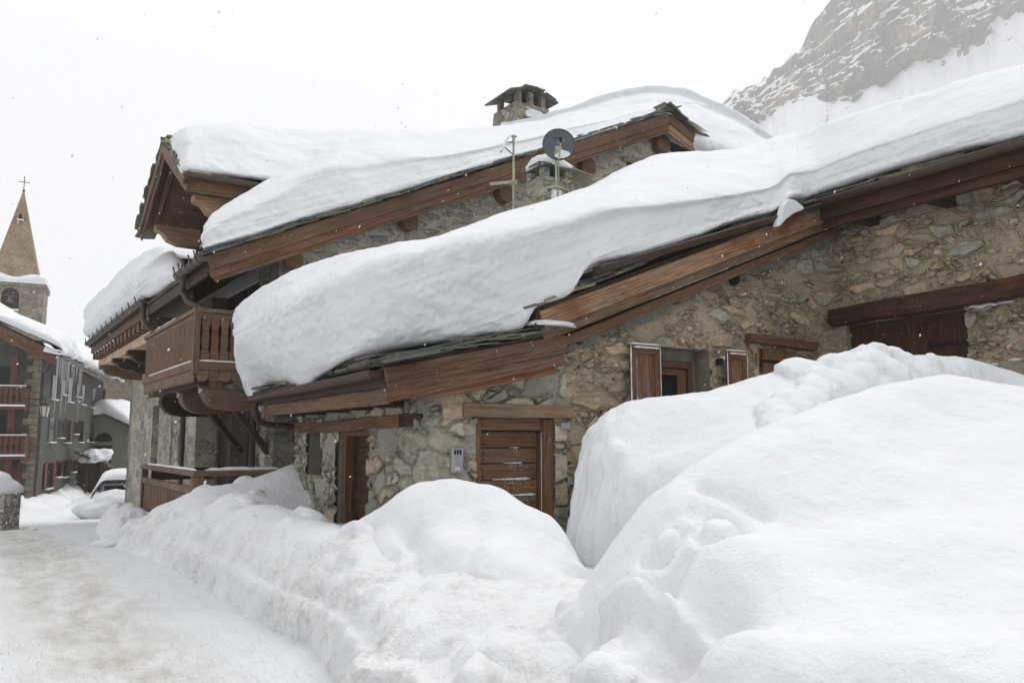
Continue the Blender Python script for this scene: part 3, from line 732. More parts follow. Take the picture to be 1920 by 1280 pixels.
def loft(name, stations, nu, nv, mat, label, parent=None, amp=.05, strata=.03, seed=0, slope=.4, cat='roof snow', rows=None):
    P = np.array(stations, float)
    G = catmull(P, nu); G = np.swapaxes(catmull(np.swapaxes(G, 0, 1), nv), 0, 1)
    du = np.gradient(G, axis=0); dv = np.gradient(G, axis=1)
    N = np.cross(du, dv); N /= np.linalg.norm(N, axis=-1, keepdims=True) + 1e-9
    c = G.reshape(-1, 3).mean(0)
    if np.mean(N[..., 2]) < 0: N = -N
    X, Y, Z = G[..., 0], G[..., 1], G[..., 2]
    steep = 1 - np.clip(np.abs(N[..., 2]), 0, 1)
    q = Z - slope * X
    lay = vnoise(X * .35, Y * .35, q * 9, seed + 3) * .6 + vnoise(X * .5, Y * .5, q * 24, seed + 4) * .45 + vnoise(X * .8, Y * .8, q * 48, seed + 5) * .2
    lay = np.tanh(lay * 2.4) * .7 * sst(-.9, .7, fbm(X * 1.3, Y * 1.3, Z * 1.3, 3, seed + 6))
    d = amp * fbm(X * 1.1, Y * 1.1, Z * 1.1, 4, seed) * .6 + strata * lay * steep
    rough = sst(-.2, .5, vnoise(X * .7, Y * .7, Z * .9, seed + 8))
    d = d + (.010 + .018 * rough) * fbm(X * 7, Y * 7, Z * 9, 4, seed + 7, .6) * steep + .006 * fbm(X * 5, Y * 5, Z * 5, 3, seed + 9)
    edge = np.ones(nv)
    G = G + N * d[..., None]
    o = grid_mesh(name, G, mat, parent)
    if label: tag(o, label, cat)
    return o

# ================================================================ THE STONE BARN
barn = thing('stone_barn', 'low stone barn with slate roof edge, plank doors and shuttered window, nearest building', 'barn')

def wall_sheet(name, path, zlo, topf, holes, step, mat, parent, zrange):
    """one masonry sheet along a plan path; holes = (s0,s1,z0,z1) in path length; corners shared"""
    P = [Vector((x, y)) for x, y in path]; L = [0]
    for a, b in zip(P, P[1:]): L.append(L[-1] + (b - a).length)
    ss = set(L); zz = {zlo, zrange}
    for h in holes: ss |= {h[0], h[1]}; zz |= {h[2], h[3]}
    def fill(vals):
        vals = sorted(vals); out = []
        for a, b in zip(vals, vals[1:]):
            n = max(1, int(round((b - a) / step))); out += [a + (b - a) * i / n for i in range(n)]
        return np.array(out + [vals[-1]])
    S = fill(ss); Zs = fill(zz)
    XY = []
    for s in S:
        i = max(j for j in range(len(L)) if L[j] <= s + 1e-9); i = min(i, len(P) - 2)
        t = (s - L[i]) / (L[i + 1] - L[i]); p = P[i].lerp(P[i + 1], t); XY.append((p.x, p.y))
    XY = np.array(XY)
    V = np.zeros((len(S), len(Zs), 3)); V[..., 0] = XY[:, None, 0]; V[..., 1] = XY[:, None, 1]; V[..., 2] = Zs[None]
    top = np.array([topf(x, y) for x, y in XY])
    V[..., 2] = np.minimum(V[..., 2], top[:, None])
    sm = (S[:-1] + S[1:]) / 2; zm = (Zs[:-1] + Zs[1:]) / 2
    keep = np.ones((len(sm), len(zm)), bool)
    for h in holes:
        keep &= ~((sm[:, None] > h[0]) & (sm[:, None] < h[1]) & (zm[None] > h[2]) & (zm[None] < h[3]))
    keep &= (np.minimum(top[:-1], top[1:])[:, None] > Zs[:-1][None] + 1e-4)
    return grid_mesh(name, V[::-1] if False else V, mat, parent, keep=keep)

XA, YF, XBW = 3.98, 8.60, 11.09
roofz = lambda x: (2.42 + .22 * (x - 3.32)) if x < 5.4 else (3.20 + .40 * (x - 5.35))
def top_low(x, y): return 2.36 + .0 * y if x < XA + .01 else min(2.50 + .20 * (x - XA), 2.86)
# low part: street wall and gable, to x = 5.75 ; high part beyond
sF = 13.78 - YF
holesA = [(13.78 - 13.14, 13.78 - 12.40, 1.06, 1.73), (13.78 - 11.68, 13.78 - 10.42, -1, 1.74), (sF + 4.62 - XA, sF + 5.72 - XA, -1, 1.88)]
wl_ = wall_sheet('wall', [(XA, 13.78), (XA, YF), (5.90, YF)], -.3, top_low, holesA, .028, M['stone_low'], barn, 2.95)
top_hi = lambda x, y: 2.93 + .394 * (x - 5.9) if y > YF - .01 else 5.10
s0 = 0
holesH = [(7.42 - 5.90, 8.42 - 5.90, 1.6, 2.88), (9.36 - 5.90, 10.24 - 5.90, 1.7, 2.96),
          (XBW - 5.9 + (YF - 8.33), XBW - 5.9 + (YF - 6.40), -.3, 3.42)]
wall_sheet('wall', [(5.90, YF), (XBW, YF), (XBW, 1.2)], -.3, top_hi, holesH, .03, M['stone_high'], barn, 5.2)
# solid cores a little behind the masonry sheets (they close the openings' reveals)
def reveal(holes_box, mat, depth, parent, name='reveal'):
    for kind, a, b, z0, z1, v in holes_box:
        m = MB()
        if kind == 'y':      # wall in plane y=v, opening a..b along x, depth +y
            m.box((a - .25, v + .03, z0), (a, v + depth, z1), 2); m.box((b, v + .03, z0), (b + .25, v + depth, z1), 2)
            m.box((a - .25, v + .03, z1), (b + .25, v + depth, z1 + .2)); m.box((a - .25, v + .03, z0 - .2), (b + .25, v + depth, z0))
        else:                # wall in plane x=v, opening a..b along y, depth +x
            m.box((v + .03, a - .15, z0), (v + depth, a, z1), 2); m.box((v + .03, b, z0), (v + depth, b + .15, z1), 2)
            m.box((v + .03, a - .15, z1), (v + depth, b + .15, z1 + .2), 1); m.box((v + .03, a - .15, z0 - .2), (v + depth, b + .15, z0), 1)
        m.build(name, mat, parent)
M['stone_rev'] = plain('stone_reveal', (.24, .23, .19), .9, .4, 5, .9, alt=(.24, .22, .17))
reveal([('x', 12.40, 13.14, 1.06, 1.73, XA), ('x', 10.42, 11.68, -.2, 1.74, XA), ('y', 4.62, 5.72, -.2, 1.88, YF)], M['stone_rev'], .34, barn, 'wall_reveal')
reveal([('y', 7.42, 8.42, 1.6, 2.88, YF), ('y', 9.36, 10.24, 1.7, 2.96, YF), ('x', 6.40, 8.33, -.2, 3.42, XBW)], M['stone_rev'], .38, barn, 'wall_reveal')
# back of the building
m = MB(); m.box((XA + .4, 13.5, -.3), (11, 13.7, 2.5)); m.prism([(XA + .1, 13.5, 2.3), (11.5, 13.5, 2.3), (11.5, 13.5, 5.4), (5.4, 13.5, 3.0), (XA + .1, 13.5, 2.5)], (0, .2, 0))
m.build('back_wall', M['stone_rev'], barn)

# roof decks
def slab(pts, th, name, mat, parent, bevel=0):
    return MB().prism(pts, (0, 0, -th)).build(name, mat, parent, bevel)
slab([(3.30, 8.30, 2.40), (5.60, 8.30, 2.90), (5.60, 14.1, 2.90), (3.30, 14.1, 2.40)], .05, 'roof_deck', M['wood_dark'], barn)
slab([(5.35, 8.24, 3.22), (10.5, 8.24, 5.28), (10.5, 14.1, 5.28), (5.35, 14.1, 3.22)], .06, 'roof_deck', M['wood_dark'], barn)
slab([(10.42, 0.6, 5.24), (15.5, 0.6, 7.27), (15.5, 8.24, 7.27), (10.42, 8.24, 5.24)], .06, 'roof_deck', M['wood_dark'], barn)
slab([(10.5, 8.24, 5.28), (15.5, 8.24, 7.28), (15.5, 14.1, 7.28), (10.5, 14.1, 5.28)], .06, 'roof_deck', M['wood_dark'], barn)

# slates along the edges: each a separate irregular stone
def slates(path, parent, n, w=(.25, .5), dep=.45, lift=0.0, mats=('slate', 'slate_light'), inward=(0, 1, 0), layers=2, th=(.018, .04), jut=.06, name='edge_slates'):
    ms = {k: MB() for k in mats}
    a, b = Vector(path[0]), Vector(path[1]); d = (b - a); L = d.length; d.normalize(); inn = Vector(inward); up = d.cross(inn).normalized()
    if up.z < 0: up = -up
    for ly in range(layers):
        s = -rnd.random() * .2
        while s < L:
            ww = rnd.uniform(*w); t = rnd.uniform(*th)
            c = a + d * (s + ww / 2) + up * (lift + ly * .035 + rnd.uniform(-.008, .012)) + inn * (dep / 2 - rnd.uniform(0, jut) + ly * .05)
            dd = (d + up * rnd.uniform(-.09, .03) + inn * rnd.uniform(-.06, .06)).normalized()
            k = mats[0] if rnd.random() < .78 else mats[-1]
            # irregular outline
            pts = []
            sd = dd.cross(up).normalized()
            for (u, v) in ((-.5, -.5), (-.2, -.54), (.2, -.48), (.5, -.5), (.53, 0), (.48, .5), (-.5, .5)):
                pts.append(c + dd * (u * ww * 1.12 + rnd.uniform(-.015, .015)) + inn * (v * dep + rnd.uniform(-.02, .02)))
            ms[k].prism(pts, up * t)
            s += ww * rnd.uniform(.75, .98)
    A_, B_ = ms[mats[0]], ms[mats[-1]]; nf = len(A_.f); nv = len(A_.v)
    A_.v += B_.v; A_.f += [[i + nv for i in f] for f in B_.f]; A_.uv += B_.uv; A_.sm += B_.sm
    o = A_.build(name, M[mats[0]], parent); o.data.materials.append(M[mats[-1]])
    o.data.polygons.foreach_set('material_index', [0] * nf + [1] * (len(A_.f) - nf)); return o
slates([(3.45, 8.27, 2.46), (5.55, 8.27, 2.925)], barn, 0, (.35, .7), .5, 0, layers=3, th=(.015, .035))
slates([(3.34, 14.0, 2.43), (3.34, 8.3, 2.43)], barn, 0, (.35, .7), .5, 0, inward=(1, 0, .22), layers=2)
slates([(5.10, 8.22, 3.16), (6.6, 8.22, 3.76)], barn, 0, (.3, .6), .5, .0, layers=3)
slates([(6.6, 8.20, 3.80), (10.4, 8.20, 5.32)], barn, 0, (.3, .7), .5, .0, layers=2)
slates([(10.40, 8.2, 5.30), (10.40, 1.0, 5.30)], barn, 0, (.3, .7), .5, .0, inward=(1, 0, .4), layers=2)

# rake boards of the low roof
m = MB()
m.beam((3.335, 8.27, 2.265), (5.69, 8.27, 2.775), .045, .215)
m.build('verge_board', M['wood'], barn, .006)
MB().beam((3.345, 8.292, 2.08), (5.67, 8.292, 2.595), .045, .165).build('verge_board', M['wood'], barn, .006)
MB().beam((3.75, 8.36, 2.08), (5.56, 8.36, 2.475), .09, .13).build('rafter', M['wood_orange'], barn, .01)
# eave boards under the gutter
MB().box((3.345, 8.32, 2.17), (3.385, 13.95, 2.36), 1).build('fascia_board', M['wood_dark'], barn, .004)
MB().box((3.40, 8.34, 1.99), (3.44, 13.7, 2.165), 1).build('fascia_board', M['wood'], barn, .004)
MB().box((3.30, 8.28, 2.365), (3.36, 10.2, 2.435), 1).build('fascia_board', M['wood_dark'], barn, .004)
for y in (13.4, 12.45, 11.35, 10.3, 9.3):
    MB().box((3.45, y - .12, 1.99), (4.1, y + .12, 2.16)).build('joist_end', M['wood_dark'], barn, .015)
# gutter of the low eave, half round with lapped joints and an end cap
def gutter(p0, p1, r, mat, parent, joints=(), name='gutter', capend=True, wall=.006):
    p0, p1 = Vector(p0), Vector(p1)
    m = MB(); m.tube([p0, p1], r, 12, arc=(math.pi, 2 * math.pi)); m.tube([p0, p1], r - wall, 12, arc=(math.pi, 2 * math.pi))
    d = (p1 - p0).normalized(); side = d.cross(Vector((0, 0, 1))).normalized()
    for sgn in (-1, 1): m.tube([p0 + side * sgn * r, p1 + side * sgn * r], .011, 6)
    for p in (p0, p1):
        pts = [p + side * (math.cos(a) * r) + Vector((0, 0, 1)) * (math.sin(a) * r) for a in [math.pi + math.pi * k / 12 for k in range(13)]]
        m.prism(pts, d * .006)
    g = m.build(name, mat, parent)
    for t in joints:
        c = p0.lerp(p1, t); j = MB(); j.tube([c - d * .03, c + d * .03], r + .008, 12, arc=(math.pi, 2 * math.pi)); j.build('gutter_bracket', mat, g)
    return g
gutter((3.27, 8.35, 2.345), (3.27, 13.95, 2.31), .085, M['copper'], barn, (.01, .22, .42, .62, .82))
MB().tube([(3.27, 13.75, 2.26), (3.27, 13.75, 2.12), (3.29, 13.76, 2.0), (3.36, 13.8, 1.90), (3.5, 13.84, 1.86), (3.75, 13.86, 1.84), (4.0, 13.9, 1.82)], .052, 12).build('downpipe', M['copper'], barn)

# boards and rafter of the high rake
MB().beam((5.32, 8.235, 3.03), (10.6, 8.235, 5.12), .05, .24).build('verge_board', M['wood_fresh'], barn, .008)
MB().beam((5.34, 8.262, 2.87), (10.7, 8.262, 4.99), .03, .16).build('verge_board', M['grey_mark'] if False else M['wood_grey'], barn, .004)
MB().beam((5.70, 8.45, 2.80), (11.0, 8.45, 4.92), .26, .13).build('rafter', M['wood'], barn, .012)
MB().prism([(5.23, 8.25, 2.96), (5.33, 8.25, 2.93), (5.33, 8.25, 3.20), (5.27, 8.25, 3.22)], (0, .9, 0)).build('fascia_board', M['wood_barn'], barn, .004)
# dark gutter along the high verge, then along the barn eave
gutter((6.05, 8.10, 3.74), (10.32, 8.10, 5.20), .085, M['gutter_dark'], barn, (.02, .25, .5, .75))
gutter((10.33, 8.15, 5.24), (10.33, 0.8, 5.24), .085, M['gutter_dark'], barn, (.12, .26, .4, .55))
MB().box((10.44, .8, 4.98), (10.49, 8.2, 5.20), 1).build('fascia_board', M['wood_barn'], barn, .004)
MB().box((10.52, .8, 4.86), (10.60, 8.2, 5.02), 1).build('fascia_board', M['wood_barn'], barn, .004)
MB().box((10.60, .8, 5.03), (11.3, 8.5, 5.08), 1).build('soffit', M['wood_barn'], barn)
for y in (7.7, 6.5, 5.3, 4.1):
    MB().box((10.62, y - .09, 4.86), (11.2, y + .09, 5.02)).build('rafter_end', M['wood_dark'], barn, .01)

# --- lintel across the street wall, small window, pillar and low door
def rough_beam(p0, p1, w, h, name, mat, parent, amp=.02, seed=0, up=(0, 0, 1)):
    """hand-hewn beam: subdivided along its length and wobbled"""
    p0, p1 = Vector(p0), Vector(p1); d = (p1 - p0); L = d.length; d.normalize(); n = max(6, int(L / .12))
    side = d.cross(Vector(up)).normalized(); u2 = side.cross(d).normalized(); r = random.Random(seed)
    prof = [(-.5, -.44), (-.42, -.5), (.42, -.5), (.5, -.44), (.5, .44), (.42, .5), (-.42, .5), (-.5, .44)]
    m = MB(); k = len(prof); ph = [r.uniform(0, 6) for _ in range(6)]
    for i in range(n + 1):
        s = i / n * L
        oy = amp * (math.sin(s * 1.7 + ph[0]) + .5 * math.sin(s * 5.1 + ph[1])); hz = 1 + amp * 3 * math.sin(s * 2.3 + ph[2]) + r.uniform(-amp, amp)
        for a, b in prof: m.v.append(p0 + d * s + side * (a * w + r.uniform(-.004, .004)) + u2 * (b * h * hz + oy))
    o = r.random() * 30
    for i in range(n):
        for j in range(k):
            j2 = (j + 1) % k; a = i * k
            m.face([a + j, a + k + j, a + k + j2, a + j2], [(i / n * L + o, j * .08), ((i + 1) / n * L + o, j * .08), ((i + 1) / n * L + o, j * .08 + .08), (i / n * L + o, j * .08 + .08)])
    for base, rev in ((0, True), (n * k, False)):
        idx = [base + j for j in range(k)]
        m.face(idx[::-1] if rev else idx, [(o + .1 * q[0], o + .1 * q[1]) for q in (prof[::-1] if rev else prof)])
    bo = m.build(name, mat, parent); return bo
rough_beam((4.0, 13.80, 1.80), (4.0, 9.30, 1.825), .14, .165, 'lintel', M['wood_red'], barn, .012, 3)
rough_beam((4.01, 9.32, 1.83), (4.01, 8.70, 1.83), .12, .15, 'lintel', M['wood_barn'], barn, .008, 4)
wf = MB(); wf.box((4.24, 12.42, 1.06), (4.30, 12.48, 1.73), 2); wf.box((4.24, 13.06, 1.06), (4.30, 13.12, 1.73), 2); wf.box((4.24, 12.48, 1.67), (4.30, 13.06, 1.73), 1); wf.box((4.24, 12.48, 1.06), (4.30, 13.06, 1.12), 1)
win = wf.build('window', M['wood_barn'], barn, .004)
MB().box((4.27, 12.48, 1.12), (4.28, 13.06, 1.67), 1).build('pane', M['glass'], win)
MB().box((3.97, 12.36, 1.02), (4.30, 13.18, 1.057), 1).build('window_sill', M['slate_light'], barn, .008)
fr = MB(); fr.box((4.06, 11.55, -.1), (4.18, 11.68, 1.74), 2); fr.box((4.06, 10.42, -.1), (4.18, 10.52, 1.74), 2); fr.box((4.06, 10.52, 1.66), (4.18, 11.55, 1.74), 1)
dr = MB()
for k in range(9): dr.box((4.215 + .004 * (k % 2), 10.52, -.1 + k * .2), (4.255, 11.55, .095 + k * .2), 1)
door = dr.build('door', M['wood_barn'], barn, .006); fr.build('door_frame', M['wood'], door, .005)
MB().tube([(4.19, 10.66, .55), (4.17, 10.66, .75), (4.12, 10.66, .82)], .015, 6).build('handle', M['iron'], door)

# --- plank door in the gable (horizontal boards with snow resting on the ledges)
fr = MB()
fr.box((4.60, 8.66, -.1), (4.72, 8.80, 1.86), 2); fr.box((5.58, 8.60, -.1), (5.71, 8.80, 1.86), 2); fr.box((4.72, 8.66, 1.72), (5.58, 8.80, 1.86))
dr = MB(); n = 9; zt = 1.71
ph = [.205, .19, .20, .195, .205, .20, .19, .20, .20]
z = zt
ledges = []
for h in ph:
    dr.beam((4.735, 8.775, z - h / 2 + .004), (5.565, 8.775, z - h / 2 + .004), .05, h - .012); z -= h; ledges.append(z)
door = dr.build('door', M['wood_door'], barn, .008)
dr2 = MB().box((4.73, 8.80, -.1), (5.57, 8.84, 1.72)); dr2.build('door_backing', M['wood_dark'], door)
fr.build('door_frame', M['wood_door'], door, .006)
nl = MB()
for z in ledges:
    for x in (4.79, 4.80, 5.50):
        for dz in (.05, .13): nl.tube([(x + rnd.uniform(-.01, .01), 8.752, z + dz), (x, 8.745, z + dz)], .010, 6)
nl.build('nails', M['iron'], door)
def snow_strip(path, w, h, parent, name='snow_ledge', seed=0):
    """thin line of settled snow along a ledge"""
    m = MB(); P = [Vector(p) for p in path]; r = random.Random(seed); n = len(P)
    m.tube(P, [max(.003, (w if 0 < i < n - 1 else .003) * r.uniform(.7, 1.15)) for i in range(n)], 6)
    return m.build(name, M['snow'], parent, smooth=True)
def ledge(x0, x1, y, z, r, parent, seed, n=14):
    q = random.Random(seed); m = MB(); N = 26; P = []; Rr = []
    for i in range(N + 1):
        u = i / N; P.append((x0 + (x1 - x0) * u, y - .004, z + .25 * r)); Rr.append(max(.0015, r * (.35 + .75 * u) * q.uniform(.55, 1.15) * min(1, 8 * (1 - u) + .1)))
    m.tube(P, Rr, 7)
    o = m.build('snow_ledge', M['snow'], parent, smooth=True); sp = MB()
    for k in range(int(40 * (x1 - x0) / .5)):
        px_, pz_ = q.uniform(x0 + (x1 - x0) * .3, x1), z - abs(q.gauss(0, .04)) - .01; e = q.uniform(.002, .006)
        sp.tube([(px_, y + .002, pz_ - e), (px_, y - .006, pz_), (px_, y + .002, pz_ + e)], [e * .4, e, e * .4], 5)
    sp.build('snow_specks', M['snow'], o)
ledge(5.16, 5.30, 8.748, ledges[0] + .005, .007, door, 1, 6)
ledge(5.08, 5.34, 8.745, ledges[1] + .005, .012, door, 2)
ledge(4.92, 5.46, 8.742, ledges[2] + .008, .020, door, 3)
ledge(4.98, 5.55, 8.742, ledges[3] + .008, .018, door, 4)
ledge(5.18, 5.56, 8.744, ledges[4] + .008, .015, door, 5)
snow_strip([(5.575, 8.66, .7 + i * .1) for i in range(11)], .006, .006, door, seed=8)
rough_beam((4.42, 8.585, 1.955), (5.98, 8.585, 1.955), .12, .165, 'lintel', M['wood_pale'], barn, .004, 9)
# --- intercom
ic = thing('intercom', 'silver door intercom with buttons on the stone wall left of the plank door', 'intercom', (4.33, 8.55, 1.38))
MB().box((-.075, -.045, -.15), (.075, .03, .13), 2).build('casing', M['intercom'], ic, .008)
d = MB()
for dx in (-.035, 0, .035):
    d.tube([(dx, -.047, .085), (dx, -.0495, .085)], [.014, .014], 10); d.tube([(dx, -.047, .105), (dx, -.0495, .105)], [.011, .011], 10); d.tube([(dx, -.047, .066), (dx, -.0495, .066)], [.011, .011], 10)
d.build('speaker_grille', M['iron'], ic)
bt = MB()
for k in range(6): bt.box((-.03, -.050, .03 - k * .018), (.03, -.0465, .040 - k * .018))
bt.build('buttons', M['grey_mark'], ic)
MB().box((-.035, -.051, -.125), (.03, -.0465, -.085)).build('name_plate', M['plastic_white'], ic)
# house number plate right of the door, under the lintel
MB().box((5.80, 8.545, 1.74), (5.93, 8.556, 1.82)).build('number_plate', M['grey_mark'], barn)

# --- shuttered window
def shutter(x0, x1, z0, z1, y, parent, tilt=0):
    w = x1 - x0; m = MB(); t = .045
    m.box((x0, y - t, z0), (x0 + .09, y, z1), 2); m.box((x1 - .09, y - t, z0), (x1, y, z1), 2)
    m.box((x0 + .09, y - t, z1 - .12), (x1 - .09, y, z1)); m.box((x0 + .09, y - t, z0), (x1 - .09, y, z0 + .12))
    s = m.build('shutter', M['wood_red'], parent, .006)
    MB().box((x0 + .09, y - .02, z0 + .12), (x1 - .09, y - .008, z1 - .12), 2).build('shutter_panel', M['wood_door'], s)
    n = 10
    snow_strip([(x0 - .005 + (w + .01) * i / n, y - t * .6, z1 + .010) for i in range(n + 1)], .018, .02, s, seed=int(x0 * 9))
    snow_strip([(x0 + .02 + (w - .04) * i / n, y - t - .012, z1 - .035) for i in range(n + 1)], .015, .02, s, seed=int(x0 * 9) + 1)
    snow_strip([(x0 - .004, y - t, z1 - (z1 - z0) * i / 16) for i in range(17)], .011, .02, s, seed=int(x0 * 9) + 2)
    snow_strip([(x0 + .095, y - .03, z1 - .14 - (z1 - z0 - .3) * i / 16) for i in range(17)], .006, .02, s, seed=int(x0 * 9) + 3)
    snow_strip([(x1 + .003, y - t, z1 - (z1 - z0) * i / 16) for i in range(15)], .006, .02, s, seed=int(x0 * 9) + 4)
    return s
shutter(6.83, 7.33, 1.75, 2.86, 8.46, barn)
shutter(8.60, 8.99, 1.85, 2.87, 8.48, barn)
for x in (7.39, 8.52): MB().box((x - .03, 8.47, 2.66), (x + .03, 8.56, 2.76), 2).build('shutter_stop', M['iron'], barn, .006)
MB().tube([(8.55, 8.5, 2.76), (8.59, 8.5, 2.77)], .03, 8).build('snow_ledge', M['snow'], barn)
f = MB(); f.box((7.45, 8.80, 1.6), (7.54, 8.90, 2.72), 2); f.box((8.18, 8.80, 1.6), (8.27, 8.90, 2.72), 2); f.box((7.54, 8.80, 2.62), (8.18, 8.90, 2.72)); f.box((7.54, 8.80, 1.6), (8.18, 8.90, 1.7))
f.box((7.56, 8.83, 1.7), (7.66, 8.89, 2.60), 2); f.box((8.0, 8.83, 1.7), (8.16, 8.89, 2.60), 2); f.box((7.66, 8.83, 2.52), (8.0, 8.89, 2.60)); f.box((7.66, 8.83, 1.95), (8.0, 8.89, 2.02))
win = f.build('window', M['wood_red'], barn, .005)
MB().box((7.66, 8.86, 1.7), (8.0, 8.87, 2.52)).build('pane', M['glass'], win)
MB().box((7.42, 8.91, 1.5), (8.42, 8.95, 2.9)).build('window_back', M['stone_rev'], barn)
# --- hatch with crooked lintel and iron strap
rough_beam((9.12, 8.55, 3.10), (10.58, 8.55, 3.06), .16, .13, 'lintel', M['wood'], barn, .010, 12)
dr = MB()
for k in range(4): dr.box((9.40 + k * .20, 8.60 + .003 * k, 1.75), (9.592 + k * .20, 8.64, 2.96), 2)
hatch = dr.build('hatch', M['wood_door'], barn, .005)
MB().box((9.36, 8.585, 1.75), (9.395, 8.68, 2.99), 2).build('hatch_frame', M['wood_pale'], hatch, .004)
MB().box((9.45, 8.585, 2.76), (9.95, 8.598, 2.80)).tube([(9.47, 8.585, 2.70), (9.43, 8.58, 2.76), (9.47, 8.58, 2.9)], .012, 6).tube([(9.43, 8.575, 2.98), (9.44, 8.57, 2.86), (9.41, 8.57, 2.75), (9.44, 8.57, 2.60)], .011, 6).build('hinge', M['iron'], hatch)
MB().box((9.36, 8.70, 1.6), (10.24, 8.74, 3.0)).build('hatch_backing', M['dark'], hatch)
# round vent hole: a flat black disc stands in for the shade inside
pts = [(8.94 + .11 * math.cos(a), 8.60 - .03, 4.03 + .16 * math.sin(a)) for a in [k * math.pi / 9 for k in range(18)]]
MB().prism(pts, (0, .05, 0)).build('vent_hole', M['iron'], barn, .01)
# bracket with snow beside the low roof
MB().tube([(5.80, 8.57, 2.80), (5.86, 8.45, 2.84), (6.0, 8.45, 2.82), (6.1, 8.5, 2.84)], .016, 6).tube([(5.84, 8.47, 2.80), (5.84, 8.47, 2.68)], .02, 6).build('wall_bracket', M['iron'], barn)
snow_strip([(5.80 + .03 * i, 8.45, 2.865) for i in range(10)], .022, .02, barn, seed=4)

# --- barn door in the side wall
rough_beam((11.05, 8.50, 3.52), (11.03, 4.4, 3.61), .30, .27, 'lintel', M['wood_barn'], barn, .012, 21)
dr = MB()
for k in range(10): dr.box((11.18 + .004 * (k % 3), 6.42 + k * .19, -.2), (11.24, 6.602 + k * .19, 3.38), 2)
door = dr.build('barn_door', M['wood_barn'], barn, .006)
MB().box((11.16, 6.42, 3.30), (11.26, 8.32, 3.40), 1).build('door_rail', M['wood_barn'], door, .005)
for y0, y1, z in ((6.42, 7.0, 2.93), (8.3, 7.75, 2.90)):
    MB().box((11.16, min(y0, y1), z), (11.175, max(y0, y1), z + .045), 1).tube([(11.16, y1, z + .08), (11.16, y1, z - .03)], .014, 6).build('hinge', M['iron'], door)
MB().prism([(11.07, 6.40, 3.40), (11.07, 6.0, 3.43), (11.07, 5.75, 3.42), (11.07, 5.75, 3.40)], (.03, 0, 0)).build('snow_ledge', M['snow'], barn)
for i in range(1): snow_strip([(11.03, 6.33 - .06 * k, 3.40 + .012 * math.sin(k * 1.7)) for k in range(8)], .028, .02, barn, seed=31)
snow_strip([(11.03, 6.2 - .06 * k, 2.60) for k in range(5)], .018, .02, barn, seed=32)
snow_strip([(11.03, 5.85 - .06 * k, 2.64) for k in range(4)], .018, .02, barn, seed=33)

# chimney on the barn roof, with slab cap and snow bonnet
CX, CY = 7.05, 11.6
cb = W.at(1047, 372, 'y', CY)
def chimney(parent, cx, cy, w, d, z0, z1, mat, name='chimney', openz=.16, cap=.12, ridge=False):
    m = MB(); hw, hd = w / 2, d / 2
    m.box((cx - hw, cy - hd, z0), (cx + hw, cy + hd, z1 - openz), 2)
    for sx in (-1, 1):
        for sy in (-1, 1):
            m.box((cx + sx * hw * .78 - .07, cy + sy * hd * .78 - .07, z1 - openz), (cx + sx * hw * .78 + .07, cy + sy * hd * .78 + .07, z1), 2)
    ch = m.build(name, mat, parent, .015)
    MB().box((cx - hw * .55, cy - hd * .55, z1 - openz), (cx + hw * .55, cy + hd * .55, z1 - openz + .03)).build('flue', M['dark'], ch)
    return ch
zt = cb[2] + .55
ch = chimney(barn, cb[0], CY + .3, .60, .55, 3.6, zt, M['stone_chimney'])
slates([(cb[0] - .30, CY - .02, zt), (cb[0] + .22, CY - .02, zt)], ch, 0, (.5, .6), .62, 0, layers=2, name='cap_slab')
# snow bonnet
def blob(name, c, rx, ry, rz, mat, parent, seed=0, flat=-.1, amp=.12, n=20):
    th = np.linspace(0, 2 * np.pi, n * 2, endpoint=False); ph = np.linspace(-np.pi / 2, np.pi / 2, n)
    T, P = np.meshgrid(th, ph, indexing='ij'); x = np.cos(T) * np.cos(P); y = np.sin(T) * np.cos(P); z = np.sin(P)
    z = np.where(z < flat, flat, z); r = 1 + amp * fbm(x * 1.6 + seed, y * 1.6, z * 1.6, 3, seed)
    V = np.stack([c[0] + x * rx * r, c[1] + y * ry * r, c[2] + z * rz * r], -1)
    return grid_mesh(name, V, mat, parent, close_u=True)
blob('chimney_snow', (cb[0], CY + .3, zt + .05), .40, .40, .26, M['snow'], ch, 5)

